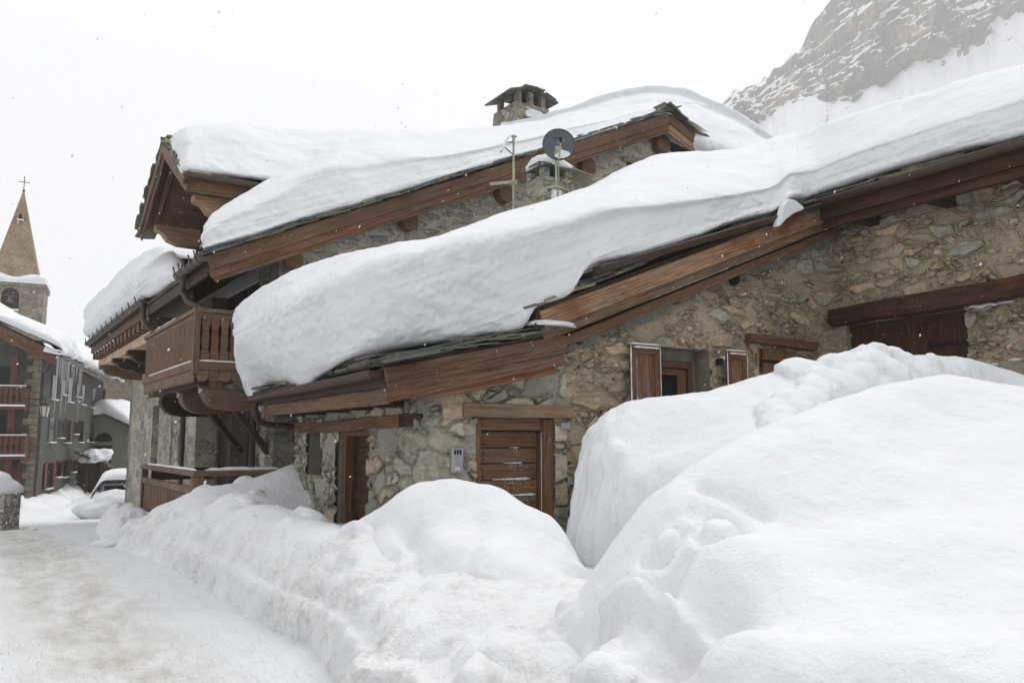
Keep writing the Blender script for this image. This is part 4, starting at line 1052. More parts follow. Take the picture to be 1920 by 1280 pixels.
# satellite dish on its mast in front of that chimney
Yd = 11.25
dc = W.at(1048, 271, 'y', Yd); db = W.at(1048, 360, 'y', Yd)
dist = math.hypot(dc[0], dc[1]); rad = 31.5 / F * (dc[0] * math.sin(YAW) + dc[1] * math.cos(YAW))
dish = thing('satellite_dish', 'grey satellite dish with snow in its bowl on a mast before the small stone chimney', 'satellite dish', (dc[0], dc[1], 0))
def dish_mesh():
    n, k = 40, 12; nrm = Vector((-dc[0], -dc[1], .1)).normalized(); nrm.rotate(Matrix.Rotation(R(8), 3, 'Z'))
    side = nrm.cross(Vector((0, 0, 1))).normalized(); up = side.cross(nrm).normalized()
    c = Vector((0, 0, dc[2]))
    V = np.zeros((n, k * 2, 3))
    for i in range(n):
        a = 2 * math.pi * i / n
        for j in range(k * 2):
            jj = j if j < k else 2 * k - 1 - j; off = 0 if j < k else -.012
            r = rad * jj / (k - 1)
            p = c + side * (math.cos(a) * r) + up * (math.sin(a) * r) + nrm * (.09 * (jj / (k - 1)) ** 2 - .09 + off); V[i, j] = p
    grid_mesh('bowl', V, M['dish'], dish, close_u=True)
    rim = [c + side * (math.cos(a) * rad) + up * (math.sin(a) * rad) for a in [2 * math.pi * i / 40 for i in range(41)]]
    MB().tube(rim, .009, 6, caps=False).build('rim', M['gutter_dark'], dish)
    f = c + nrm * .30 - up * .04 - side * -.06
    MB().tube([c - up * rad * .92 - nrm * .02, c - up * rad * .2 + nrm * .20 + side * .03 * 0, c + nrm * .24 - up * .02], .017, 8).build('feed_arm', M['galv'], dish)
    MB().tube([c + nrm * .22 - up * .05, c + nrm * .26 + up * .03], .028, 10).build('receiver', M['iron'], dish)
    # snow lying in the bowl
    pts = []
    outline = [(-.72, -.62), (-.62, -.45), (-.42, -.34), (-.2, -.25), (-.12, -.08), (-.02, -.05), (.08, -.15), (.18, -.38), (.28, -.62), (.25, -.80), (.0, -.9), (-.3, -.88), (-.55, -.78)]
    for u, v in outline:
        r = math.hypot(u, v); pts.append(c + side * (u * rad) + up * (v * rad) + nrm * (.09 * r * r - .09 + .004))
    MB().prism(pts, nrm * .035).build('bowl_snow', M['snow'], dish, .012)
    # dealer marks on the bowl
    for u, v, s in ((-.28, .36, .10), (-.03, .22, .10)):
        q = c + side * (u * rad) + up * (v * rad) + nrm * (.09 * (u * u + v * v) - .085)
        MB().prism([q + side * (math.cos(a) * s * rad * 1.1) + up * (math.sin(a) * s * rad) for a in [2 * math.pi * k / 16 for k in range(16)]], nrm * .004).build('logo_spot', M['dish_logo'], dish)
    cu = bpy.data.curves.new('lettering', 'FONT'); cu.body = 'DIMAX'; cu.size = rad * .30; cu.align_x = 'CENTER'; cu.extrude = .001
    t = bpy.data.objects.new('lettering', cu); COL.objects.link(t)
    rx = -side if False else side
    Mx = Matrix((side, up, nrm)).transposed().to_4x4()
    if side.cross(up).dot(nrm) < 0: Mx = Matrix((-side, up, nrm)).transposed().to_4x4()
    Mx.translation = c + side * (-.0 * rad) + up * (.42 * rad) + nrm * (-.062) + (Matrix((side, up, nrm)).transposed() @ Vector((.10 * rad, 0, 0)))
    bpy.context.view_layer.update()
    me = bpy.data.meshes.new_from_object(t); bpy.data.objects.remove(t)
    o = bpy.data.objects.new('lettering', me); COL.objects.link(o); o.matrix_world = Mx; me.materials.clear(); me.materials.append(M['iron']); o.parent = dish
    MB().tube([(0.02, .12, db[2] - .9), (0.02, .12, dc[2] - .05)], .022, 10).tube([(.07, .12, db[2] - .9), (.07, .12, dc[2] - .2)], .012, 8).build('mast', M['galv'], dish)
    MB().box((-.05, .02, dc[2] - .2), (.08, .12, dc[2] - .02), 2).build('bracket', M['galv'], dish, .01)
    zb = db[2]
    MB().tube([(-.28, .05, zb + .02), (-.1, .05, zb + .10), (.02, .08, zb + .12), (.2, .1, zb + .10)], .012, 6).tube([(-.3, .05, zb - .08), (-.1, .05, zb + .0), (.1, .06, zb + .02), (.3, .1, zb - .01)], .010, 6).build('cable', M['galv'], dish)
    MB().box((-.1, .04, zb - .12), (-.02, .1, zb + .04), 2).box((.03, .04, zb - .15), (.08, .1, zb + .05), 2).build('splitter_box', M['plastic_white'], dish, .006)
dish_mesh()

# antenna pole left of it
pb = W.at(963, 420, 'y', 12.0); ptp = W.at(963, 256, 'y', 12.0); clampz = W.at(963, 341, 'y', 12.0)[2]
ant = thing('antenna_mast', 'thin galvanised antenna pole with a white panel aerial, left of the dish', 'antenna', (pb[0], pb[1], 0))
MB().tube([(0, 0, pb[2] - .6), (0, 0, clampz)], .024, 8).tube([(0, 0, clampz), (0, 0, ptp[2] - .12)], .019, 8).build('pole', M['galv'], ant)
MB().tube([(0, 0, ptp[2] - .12), (0, 0, ptp[2])], .028, 8).box((-.04, -.03, ptp[2] - .01), (.05, .03, ptp[2] + .015)).build('pole_clamp', M['galv'], ant)
MB().box((-.05, -.05, clampz - .04), (.06, .05, clampz + .03)).beam((-.02, .02, clampz), (-.42, .1, clampz - .08), .03, .05).build('wall_clamp', M['galv'], ant, .008)
MB().beam((-.13, 0, ptp[2] - .06), (-.26, -.02, ptp[2] - .33), .10, .035, up=(1, 0, .4)).build('aerial_panel', M['plastic_white'], ant, .008)
MB().tube([(-.005, 0, ptp[2] - .10), (-.14, 0, ptp[2] - .14)], .01, 6).tube([(-.005, 0, ptp[2] - .34), (-.2, 0, ptp[2] - .22)], .01, 6).tube([(-.1, -.03, ptp[2] - .02), (-.28, -.03, ptp[2] - .36)], .006, 5).build('aerial_arm', M['iron'], ant)

# ================================================================ THE SNOW ON THE BARN
def stn(bi, b, e, c, bk, bulge=.18, out=(0, -1)):
    """one section: inner base, lip, belly, upper face, edge, crest, back"""
    bi, b, e, c, bk = [np.array(p, float) for p in (bi, b, e, c, bk)]
    o = np.array((out[0], out[1], 0.0)); f1 = b + (e - b) * .30 + o * bulge; f2 = b + (e - b) * .70 + o * bulge * .8
    m = e * .5 + c * .5 + np.array((0, 0, .04)); d = c * .55 + bk * .45 + np.array((0, 0, .05))
    return [bi, b, f1, f2, e, m, c, d, bk]
S = []
def bs(bot, edge, crest, Yb, Ye, Yc, back, bulge=.15, out=(0, -1)):
    b = W.at(*bot, 'y', Yb); e = W.at(*edge, 'y', Ye); c = W.at(*crest, 'y', Yc)
    bi = (b[0] + .25, b[1] + .6, b[2] + .02)
    S.append(stn(bi, b, e, c, back, bulge, out))
bs((505, 775), (462, 735), (480, 718), 15.0, 15.0, 15.1, (3.6, 15.6, 2.3), .02, (-1, 0))
bs((486, 764), (437, 665), (440, 604), 14.4, 14.4, 14.6, (3.4, 15.2, 2.8), .03, (-1, 0))
bs((507, 718), (443, 640), (445, 578), 13.6, 13.6, 14.0, (3.6, 15.0, 3.2), .05, (-1, -.3))
bs((543, 724), (478, 600), (482, 546), 12.4, 12.4, 13.2, (3.8, 14.8, 3.6), .16, (-1, -.6))
bs((570, 720), (530, 570), (535, 516), 10.9, 10.8, 12.4, (4.1, 14.7, 3.8), .18, (-.8, -.8))
bs((610, 697), (590, 540), (600, 490), 10.0, 9.8, 11.8, (4.5, 14.5, 4.0), .16, (-.5, -1))
bs((660, 668), (660, 505), (665, 473), 9.2, 9.0, 10.6, (5.0, 14.4, 4.2), .14)
bs((730, 655), (740, 478), (740, 458), 8.75, 8.5, 9.8, (5.6, 14.3, 4.5), .12)
bs((820, 640), (830, 458), (830, 440), 8.5, 8.3, 9.6, (6.3, 14.2, 4.8), .10)
bs((900, 628), (920, 436), (915, 410), 8.40, 8.2, 9.9, (7.0, 14.2, 5.0), .06)
bs((975, 613), (1000, 418), (1000, 383), 8.30, 8.15, 10.0, (7.5, 14.2, 5.2), .04)
bs((1010, 573), (1070, 402), (1065, 364), 8.25, 8.15, 10.2, (8.0, 14.2, 5.4), .04)
bs((1070, 548), (1120, 386), (1115, 347), 8.20, 8.15, 10.4, (8.4, 14.2, 5.6), .04)
bs((1108, 497), (1170, 377), (1165, 318), 8.12, 8.2, 10.7, (8.8, 14.2, 5.9), .05)
bs((1200, 476), (1240, 371), (1230, 291), 8.12, 8.2, 10.8, (9.4, 14.2, 6.3), .05)
bs((1300, 446), (1320, 362), (1300, 285), 8.12, 8.2, 10.6, (10.0, 14.2, 6.5), .05)
bs((1390, 412), (1400, 352), (1375, 279), 8.12, 8.25, 10.4, (10.6, 14.2, 6.7), .04)
bs((1450, 396), (1450, 340), (1430, 266), 8.14, 8.3, 10.3, (11.1, 14.2, 6.9), .02)
bs((1478, 372), (1480, 318), (1480, 250), 8.10, 8.3, 10.2, (11.6, 14.2, 7.1), .02)
def bx_(bot, edge, crest, Xb, Xe, Xc, back, bulge=.06):
    b = W.at(*bot, 'x', Xb); e = W.at(*edge, 'x', Xe); c = W.at(*crest, 'x', Xc)
    S.append(stn((b[0] + .6, b[1], b[2] + .1), b, e, c, back, bulge, (-1, 0)))
bx_((1530, 362), (1530, 310), (1545, 232), 10.38, 10.48, 11.9, (14.6, 10.5, 7.6), .03)
bx_((1610, 336), (1610, 278), (1625, 204), 10.38, 10.45, 11.9, (15.0, 8.6, 7.8), .05)
bx_((1700, 308), (1700, 248), (1710, 178), 10.38, 10.45, 11.9, (15.3, 7.4, 7.9), .06)
bx_((1800, 280), (1800, 215), (1810, 150), 10.36, 10.42, 11.9, (15.4, 6.3, 7.9), .07)
bx_((1915, 256), (1915, 180), (1915, 123), 10.33, 10.38, 11.8, (15.4, 5.2, 7.9), .08)
bx_((2060, 215), (2060, 130), (2060, 85), 10.33, 10.38, 11.7, (15.4, 4.0, 7.9), .08)
bx_((2400, 115), (2400, 10), (2400, -40), 10.33, 10.38, 11.7, (15.4, 2.4, 7.9), .08)
loft('roof_snow', S, 760, 150, M['snow_roof'], 'thick layered snow slab drooping over the low barn roof and its gutters', amp=.045, strata=.022, seed=50)
# slab that slid and hangs over the gutter
hp = W.at(1482, 395, 'x', 10.25)
hang = MB(); A = [W.at(*q, 'y', 7.95) for q in ((1457, 425), (1464, 405), (1470, 385), (1480, 372), (1492, 375), (1508, 388), (1508, 393), (1490, 400), (1474, 412), (1464, 424))]
hang.prism(A, (0, .10, .01)); tag(hang.build('snow_chunk', M['snow'], None, .03), 'small broken snow slab hanging over the barn gutter at the roof corner', 'snow')
# snow lying on the corner slates by the low roof
tag(blob('slate_snow', (5.52, 8.35, 2.995), .34, .22, .07, M['snow'], None, 9, -.2, .1), 'flat cushion of snow on the end slates above the low verge board', 'snow')

# ================================================================ THE BIG CHALET
C = Frame(3.96, 15.20, 0, 2.86)
chalet = thing('stone_chalet', 'big stone and timber chalet with log ends, balcony and snow-laden roof', 'chalet', (C.o[0], C.o[1], 0), C.deg)
rk = lambda x: 4.74 + .459 * (x + 1.43)          # top of the rake boards
RX = 9.60; RZ = rk(RX); rk2 = lambda x: RZ - .40 * (x - RX)
# gable wall
g = [(0, 0, -1), (20, 0, -1), (20, 0, rk2(20) - .35), (RX, 0, RZ - .42), (0, 0, rk(0) - .42)]
MB().prism(g, (0, .5, 0)).build('wall', M['stone_gable'], chalet)
# street-side return of the corner: its shade is painted as darker stone
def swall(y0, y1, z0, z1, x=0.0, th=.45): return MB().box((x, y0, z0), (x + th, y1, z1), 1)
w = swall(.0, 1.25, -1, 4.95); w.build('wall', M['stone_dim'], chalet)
m = MB()
m.box((0, 6.1, -1), (.5, 7.45, 2.9), 1); m.box((0, 7.45, 2.45), (.5, 9.0, 2.9), 1); m.box((0, 7.45, -1), (.5, 9.0, .3), 1)
m.box((0, 1.25, 2.55), (.5, 6.1, 2.9), 1)
m.box((0, 9.0, -1), (.5, 10.75, 4.9), 1); m.box((0, 10.75, 2.62), (.5, 11.75, 4.9), 1); m.box((0, 10.75, -1), (.5, 11.75, .85), 1); m.box((0, 11.75, -1.5), (.5, 16.0, 4.9), 1)
m.build('wall', M['stone_street'], chalet)
MB().box((.0, 15.5, -1.5), (12, 16, 4.5)).build('wall', M['stone_street'], chalet)
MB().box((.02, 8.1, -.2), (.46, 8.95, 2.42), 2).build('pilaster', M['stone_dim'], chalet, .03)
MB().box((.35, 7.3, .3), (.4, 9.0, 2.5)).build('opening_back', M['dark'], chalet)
# narrow window with red-brown frame
f = MB(); f.box((.30, 10.78, .85), (.36, 10.86, 2.6), 2); f.box((.30, 11.64, .85), (.36, 11.72, 2.6), 2); f.box((.30, 10.86, 2.5), (.36, 11.64, 2.6), 1); f.box((.30, 10.86, .85), (.36, 11.64, .95), 1); f.box((.31, 11.2, .95), (.35, 11.26, 2.5), 2)
win = f.build('window', M['wood_red'], chalet); MB().box((.33, 10.86, .95), (.34, 11.64, 2.5), 1).build('pane', M['glass'], win)
MB().tube([(-.06, 7.3, -.5), (-.06, 7.3, 2.6)], .06, 8).build('downpipe', M['gutter_dark'], chalet)
# dark doorway under the balcony
d = MB()
for k in range(18): d.box((.55, 1.3 + k * .265, -.5), (.60 + .006 * (k % 2), 1.555 + k * .265, 2.55), 2)
dd = d.build('door', M['wood_dark'], chalet)
MB().box((.53, 3.5, -.5), (.56, 4.9, 2.2), 2).build('door_pane', M['glass'], dd)
# timber upper storey behind the balcony
d = MB()
for k in range(34): d.box((.30 + .012 * (k % 2), 1.3 + k * .23, 2.9), (.36, 1.515 + k * .23, 4.95), 2)
d.build('cladding', M['wood_dark'], chalet)
for y in (1.35, 2.3, 3.2, 5.2, 7.2): MB().box((.10, y, 2.9), (.24, y + .14, 4.8), 2).build('post', M['wood_grey'], chalet, .006)

# roof decks
slab([(-1.43, -.55, 4.72), (RX, -.55, RZ - .02), (RX, 15.6, RZ - .02), (-1.43, 15.6, 4.72)], .07, 'roof_deck', M['wood_dark'], chalet)
slab([(RX, -.55, RZ - .02), (20, -.55, rk2(20)), (20, 15.6, rk2(20)), (RX, 15.6, RZ - .02)], .07, 'roof_deck', M['wood_dark'], chalet)
# rake boards
for (y, dz, h, x0, mt) in ((-.62, -.13, .25, -1.43, 'wood'), (-.585, -.33, .17, -1.38, 'wood_red'), (-.56, -.45, .09, -1.30, 'wood')):
    MB().beam((x0, y, rk(x0) + dz), (RX, y, RZ + dz), .05, h).build('verge_board', M[mt], chalet, .008)
    MB().beam((RX, y, RZ + dz), (12.2, y, rk2(12.2) + dz), .05, h).build('verge_board', M['wood_pale'] if dz < -.2 else M[mt], chalet, .008)
slates([(-1.40, -.68, rk(-1.4) + .02), (RX - .1, -.68, RZ + .02)], chalet, 0, (.35, .75), .55, 0, layers=2, jut=.12)
slates([(RX, -.70, RZ + .06), (12.6, -.70, rk2(12.6) + .04)], chalet, 0, (.4, .8), .6, 0, layers=3, jut=.15, th=(.03, .06))
MB().prism([(RX - .3, -.75, RZ + .02), (RX + .28, -.75, RZ - .0), (RX + .3, -.75, RZ + .10), (RX - .25, -.75, RZ + .12)], (0, .6, 0)).build('ridge_slate', M['slate'], chalet, .02)
# purlins with round ends
for px, py, r in ((553, 487, .165), (770, 415, .19), (950, 362, .21), (1105, 312, .22), (1245, 270, .235)):
    q = C.at(px, py, 'y', -.22)
    lg = MB().tube([(q[0], -.22, q[2]), (q[0], .1, q[2])], r, 20, caps=False).build('purlin', M['log'], chalet)
    MB().tube([(q[0], -.235, q[2]), (q[0], -.219, q[2])], [r - .012, r], 20).build('log_end', M['log'], lg)
# small window near the ridge
q = C.at(1192, 312, 'y', 0); 
f = MB().box((q[0] - .45, -.05, q[2] + .05), (q[0] + .35, .02, q[2] + .13)); lt = f.build('lintel', M['wood_pale'], chalet, .01)
MB().box((q[0] - .3, -.015, q[2] - .35), (q[0] + .25, .01, q[2] + .05)).build('window', M['glass'], chalet)

# eave gutters with snow-stop hoops, and their pipes
def hoops(y0, y1, n, parent, x=-1.52, z=4.70):
    g = gutter((x, y0, z), (x, y1, z), .095, M['gutter_dark'], parent, ())
    for k in range(n):
        y = y0 + (y1 - y0) * (k + .5) / n
        h = MB().tube([(x, y - .035, z), (x, y + .035, z)], .125, 12, arc=(math.pi * .9, 2.05 * math.pi)).tube([(x - .10, y, z - .02), (x - .14, y, z + .12)], .014, 6)
        h.build('gutter_bracket', M['gutter_dark'], g)
    return g
hoops(-.75, 1.3, 5, chalet); hoops(5.0, 15.3, 11, chalet, -1.50, 4.78)
MB().tube([(-1.5, 1.0, 4.62), (-1.5, .95, 4.35), (-1.42, .85, 4.15), (-1.1, .6, 3.98), (-.5, .15, 3.72), (.0, -.25, 3.5)], .06, 10).build('downpipe', M['gutter_dark'], chalet)
MB().tube([(-1.48, 5.2, 4.7), (-1.48, 5.15, 4.35), (-1.38, 5.05, 4.15), (-1.0, 4.9, 4.02), (-.1, 4.6, 3.8)], .06, 10).build('downpipe', M['gutter_dark'], chalet)
MB().tube([(-.10, .95, -.5), (-.10, .95, 2.5)], .06, 10).build('downpipe', M['gutter_dark'], chalet)
# eave timber: fascia, dentils, wall plate and consoles
MB().box((-1.40, -.5, 4.42), (-1.34, 5.0, 4.66), 1).build('fascia_board', M['wood_dark'], chalet, .005)
MB().box((-1.38, 5.0, 4.46), (-1.32, 15.4, 4.68), 1).build('fascia_board', M['wood'], chalet, .005)
for k in range(16):
    MB().box((-1.34, 5.3 + k * .64, 4.24), (-.2, 5.55 + k * .64, 4.45)).build('rafter_end', M['wood_grey'], chalet)
MB().box((-1.15, 6.2, 3.98), (-.75, 15.3, 4.23), 1).build('wall_plate', M['wood_salmon'], chalet, .02)
MB().box((-.9, 1.2, 4.05), (-.6, 6.0, 4.35), 1).build('wall_plate', M['wood_dark'], chalet, .02)
def console(y, z, L, h, th, mat, name='console', parent=chalet, x0=0.0):
    pr = [(0, 0), (-L, 0), (-L, -h * .28), (-L * .92, -h * .34), (-L * .86, -h * .62), (-L * .74, -h * .78), (-L * .60, -h * .80), (-L * .52, -h * .86), (-L * .44, -h), (0, -h)]
    return MB().prism([(x0 + a, y, z + b) for a, b in pr], (0, th, 0)).build(name, mat, parent, .012)
for y in (8.6, 11.2, 13.9): console(y, 3.98, 1.25, .42, .36, M['wood_grey' if y > 12 else 'wood_dark'])
console(1.6, 4.05, 1.2, .35, .25, M['wood_dark']); console(5.0, 4.05, 1.2, .4, .3, M['wood_grey'])

# --- upper balcony
bal = thing_b = MB()
X0b, Y0b, Y1b = -1.43, .0, 4.85
fl = MB().box((X0b, Y0b, 2.80), (0, Y1b, 2.90), 1).build('balcony', M['wood_grey'], chalet, .006)
rl = MB(); rl.box((X0b - .05, Y0b - .05, 3.84), (X0b + .09, Y1b + .05, 3.92), 1); rl.box((X0b + .09, Y0b - .05, 3.84), (0, Y0b + .09, 3.92)); rl.box((X0b - .01, Y0b + .07, 3.75), (X0b + .04, Y1b, 3.838), 1); rl.box((X0b + .05, Y0b - .01, 3.75), (0, Y0b + .04, 3.838)); rl.box((X0b, Y1b - .05, 3.84), (0, Y1b + .05, 3.92))
rl.build('handrail', M['wood_grey'], fl, .008)
bb = MB(); bb.box((X0b - .03, Y0b - .03, 2.83), (X0b + .03, Y1b + .03, 2.98), 1); bb.box((X0b + .03, Y0b - .03, 2.83), (0, Y0b + .03, 2.98)); bb.build('bottom_rail', M['wood'], fl, .006)
n = 34
for k in range(n):
    y = Y0b + .10 + k * (Y1b - Y0b - .15) / n
    MB().box((X0b - .01, y, 2.98), (X0b + .02, y + .108, 3.76), 2).build('baluster', M['wood' if k % 3 else 'wood_red'], fl)
def flat_baluster(x, y):
    pr = [(-.075, 0), (.075, 0), (.075, .16), (.056, .22), (.056, .34), (.068, .40), (.055, .46), (.055, .60), (.075, .68), (.075, .78), (-.075, .78), (-.075, .68), (-.055, .60), (-.055, .46), (-.068, .40), (-.056, .34), (-.056, .22), (-.075, .16)]
    return MB().prism([(x + a, y, 2.98 + b) for a, b in pr], (0, .03, 0))
for k in range(8): flat_baluster(X0b + .16 + k * .165, Y0b).build('baluster', M['wood_red' if k % 2 else 'wood_grey'], fl)
MB().box((X0b - .045, Y0b - .045, 2.75), (X0b + .06, Y0b + .06, 3.86), 2).build('corner_post', M['wood_grey'], fl, .006)
# scalloped apron
ap = MB()
for k in range(24):
    y = Y0b + k * .2; pr = [(y, 2.82), (y + .195, 2.82), (y + .195, 2.68)] + [(y + .0975 + .0975 * math.cos(a), 2.68 - .08 * math.sin(a)) for a in [math.pi * j / 6 for j in range(1, 6)]] + [(y, 2.68)]
    ap.prism([(X0b - .015, a, b) for a, b in pr], (.03, 0, 0))
for k in range(7):
    x = X0b + .03 + k * .2; pr = [(x, 2.82), (x + .195, 2.82), (x + .195, 2.70)] + [(x + .0975 + .0975 * math.cos(a), 2.70 - .08 * math.sin(a)) for a in [math.pi * j / 6 for j in range(1, 6)]] + [(x, 2.70)]
    ap.prism([(a, Y0b - .015, b) for a, b in pr], (0, .03, 0))
ap.build('apron', M['wood_grey'], fl)
sl = MB(); 
MB().box((X0b + .1, Y0b + .1, 2.55), (X0b + .28, Y1b, 2.78), 1).build('edge_beam', M['wood_dark'], fl, .02)
# carved beams carrying it, and struts
for y, mt in ((.15, 'wood_grey'), (2.0, 'wood_grey'), (4.0, 'wood_dark')):
    pr = [(0, 0), (-1.18, 0), (-1.22, -.10), (-1.18, -.20), (-1.10, -.30), (-.95, -.38), (-.80, -.40), (0, -.40)]
    MB().prism([(a, y, 2.52 + b) for a, b in pr], (0, .34, 0)).build('balcony_beam', M[mt], fl, .03)
    MB().box((-1.28, y - .01, 2.52), (-.9, y + .30, 2.76)).build('beam_block', M['wood_grey'], fl, .02)
for y in (.35, 2.2): MB().beam((-.62, y, 2.15), (.05, y, 1.35), .10, .20, up=(0, 1, 0)).build('strut', M['wood_dark'], fl, .01)
snow_strip([(X0b - .02, Y0b + .1 + .2 * k, 2.99) for k in range(22)], .016, .02, fl, seed=60)
snow_strip([(X0b + .05 + .1 * k, Y0b - .02, 2.99) for k in range(13)], .018, .02, fl, seed=61)
snow_strip([(X0b + .02, 1.6 + .2 * k, 3.935) for k in range(14)], .04, .02, fl, seed=62)
snow_strip([(X0b + .6 + .06 * k, Y0b + .0, 3.925) for k in range(7)], .02, .02, fl, seed=63)

# --- terrace fence at street level
fx, fy0, fy1 = -1.43, -.55, 4.2
tf = thing('terrace_fence', 'brown board fence round the chalet terrace with snow on its top rail', 'fence', (C.o[0], C.o[1], 0), C.deg)
p = MB().box((fx - .08, fy0 - .08, -.4), (fx + .09, fy0 + .09, 1.0), 2).build('post', M['wood_grey'], tf, .01)
MB().box((fx - .06, fy1 - .06, -.4), (fx + .06, fy1 + .06, 1.02), 2).build('post', M['wood_grey'], tf, .01)
MB().box((.1, fy0 - .06, -.2), (.22, fy0 + .06, 1.0), 2).build('post', M['wood_grey'], tf, .01)
m = MB(); m.box((fx - .09, fy0 - .1, 1.0), (fx + .10, fy1 + .08, 1.09), 1); m.box((fx + .1, fy0 - .1, 1.0), (.3, fy0 + .1, 1.09)); m.build('top_rail', M['wood_grey'], tf, .008)
m = MB(); m.box((fx - .05, fy0 + .09, .70), (fx + .03, fy1 - .06, .82), 1); m.box((fx + .09, fy0 - .05, .70), (.1, fy0 + .03, .82)); m.build('middle_rail', M['wood_grey'], tf, .008)
m = MB(); m.box((fx - .05, fy0 + .09, .0), (fx + .05, fy1 - .06, .12), 1); m.build('bottom_rail', M['wood_grey'], tf, .008)
m = MB()
for k in range(30): m.box((fx - .02 + .004 * (k % 2), fy0 + .1 + k * .153, -.3), (fx + .01, fy0 + .248 + k * .153, .72), 2)
for k in range(9): m.box((fx + .1 + k * .15, fy0 - .02, -.1), (fx + .245 + k * .15, fy0 + .01, .72), 2)
m.build('boards', M['wood'], tf)
snow_strip([(fx, fy0 + .05 + .22 * k, 1.10) for k in range(21)], .035, .02, tf, seed=70)
snow_strip([(fx + .1 + .13 * k, fy0, 1.10) for k in range(11)], .05, .02, tf, seed=71)
snow_strip([(fx - .05, fy0 + .2 + .22 * k, .125) for k in range(19)], .022, .02, tf, seed=72)
# back of the terrace: low dark rail seen through
MB().box((-1.3, fy1 - .03, .75), (0, fy1 + .03, 1.0)).build('far_rail', M['wood_dark'], tf)

# --- projecting roof gable over the street
DX = -1.55
e0 = C.at(350, 325, 'x', DX); r0 = C.at(310, 265, 'x', DX); e1 = C.at(265, 425, 'x', DX)
dorm = None
ym, zr = r0[1], r0[2]; ya, za = e0[1], e0[2]; yb, zb = e1[1], e1[2]
XI = 7.2
def dslab(y0, z0, y1, z1, name, mat, th=.08, x0=DX, x1=XI): return MB().prism([(x0, y0, z0), (x1, y0, z0), (x1, y1, z1), (x0, y1, z1)], (0, 0, -th)).build(name, mat, chalet)
ym = (ya + yb) / 2 if abs(ym - (ya + yb) / 2) < .5 else ym
dr_ = dslab(ya, za, ym, zr, 'dormer_roof', M['wood'], .06)
MB().prism([(DX, ym, zr), (XI, ym, zr), (XI, yb, zb), (DX, yb, zb)], (0, 0, -.06)).build('dormer_soffit', M['wood'], dr_)
# verge boards on the street side and slates
for dx, dz, h in ((-.03, -.12, .20), (.02, -.28, .14)):
    MB().beam((DX + dx, ya, za + dz), (DX + dx, ym, zr + dz), .045, h).build('verge_board', M['wood_grey'], dr_, .006)
    MB().beam((DX + dx, ym, zr + dz), (DX + dx, yb, zb + dz), .045, h).build('verge_board', M['wood_grey'], dr_, .006)
slates([(DX - .03, ym + .05, zr + .02), (DX - .03, yb + .1, zb + .02)], dr_, 0, (.28, .45), .45, 0, inward=(1, 0, 0), layers=2, th=(.03, .06), jut=.10)
slates([(DX - .03, ya, za + .02), (DX - .03, ym, zr + .02)], dr_, 0, (.28, .4), .4, 0, inward=(1, 0, 0), layers=2, th=(.02, .05), jut=.08)
# eave gutter and boards on the near side
gutter((DX - .02, ya - .10, za - .02), (XI - 1, ya - .10, za - .02), .085, M['gutter_dark'], dr_, (.08, .2, .3))
MB().box((DX + .06, ya + .02, za - .33), (XI, ya + .07, za - .07)).build('fascia_board', M['wood'], dr_, .006)
# carrying purlins with scrolled ends, sticking out towards the street
def scroll(y, z, L, h, th, mt, parent):
    pr = [(3.2, 0), (-L, 0), (-L + .02, -h * .3), (-L + .16, -h * .42), (-L + .28, -h * .8), (-L + .5, -h), (-L + .8, -h * 1.02), (3.2, -h * 1.02)]
    return MB().prism([(a, y, z + b) for a, b in pr], (0, th, 0)).build('purlin', M[mt], parent, .015)
scroll(ya + .25, za - .30, 1.35, .40, .30, 'wood_pale', dr_)
scroll(yb - .65, zb - .05 + .0, 1.35, .42, .30, 'wood_pale', dr_)
scroll(ym - .15, zr - .35, 1.35, .38, .30, 'wood', dr_)
MB().beam((DX + .25, ym, zr - .2), (DX + .25, yb - .2, zb + .02), .10, .16).build('inner_rafter', M['wood_grey'], dr_, .01)
MB().beam((DX + .25, ya + .2, za + .02), (DX + .25, ym, zr - .2), .10, .16).build('inner_rafter', M['wood_grey'], dr_, .01)
# gable wall well back under the overhang
MB().prism([(-.35, ya + .2, 4.9), (-.35, yb - .2, 4.9), (-.35, yb - .2, zb - .05), (-.35, ym, zr - .12), (-.35, ya + .2, za - .05)], (.1, 0, 0)).build('gable_boards', M['wood_dark'], dr_)

# --- chimney of the chalet
q = C.at(992, 228, 'y', 3.2)
cx, cz = q[0], q[2]
ch = MB()
hw = .58; tz = C.at(992, 182, 'y', 3.2)[2]
prof = [(-hw, -hw), (hw, -hw), (hw, hw), (-hw, hw)]
b0 = len(ch.v)
for z, k in ((cz - 1.5, 1.08), (cz, 1.02), (tz - .30, .98)):
    for a, b in prof: ch.v.append(Vector((cx + a * k, 3.6 + b * k, z)))
for l in range(2):
    for j in range(4): ch.face([l * 4 + j, l * 4 + (j + 1) % 4, l * 4 + 4 + (j + 1) % 4, l * 4 + 4 + j], [(0, 0)] * 4)
ch.face([8, 9, 10, 11], [(0, 0)] * 4)
chim = ch.build('chimney', M['stone_chimney'], chalet)
for a, b in ((-.40, -.46), (.0, -.46), (.42, -.46), (-.42, .4), (.42, .4), (.42, -.05)):
    MB().box((cx + a - .08, 3.6 + b - .05, tz - .36), (cx + a + .08, 3.6 + b + .10, tz + .10), 2).build('cap_pillar', M['stone_chimney'], chim, .015)
MB().box((cx - .2, 3.5, tz - .25), (cx + .2, 3.9, tz + .04)).build('flue', M['dark'], chim)
sl = MB(); 
sl.prism([(cx - .82, 2.92, tz - .08), (cx - .22, 2.92, tz + .12), (cx - .20, 4.3, tz + .12), (cx - .80, 4.3, tz - .08)], (0, 0, .05))
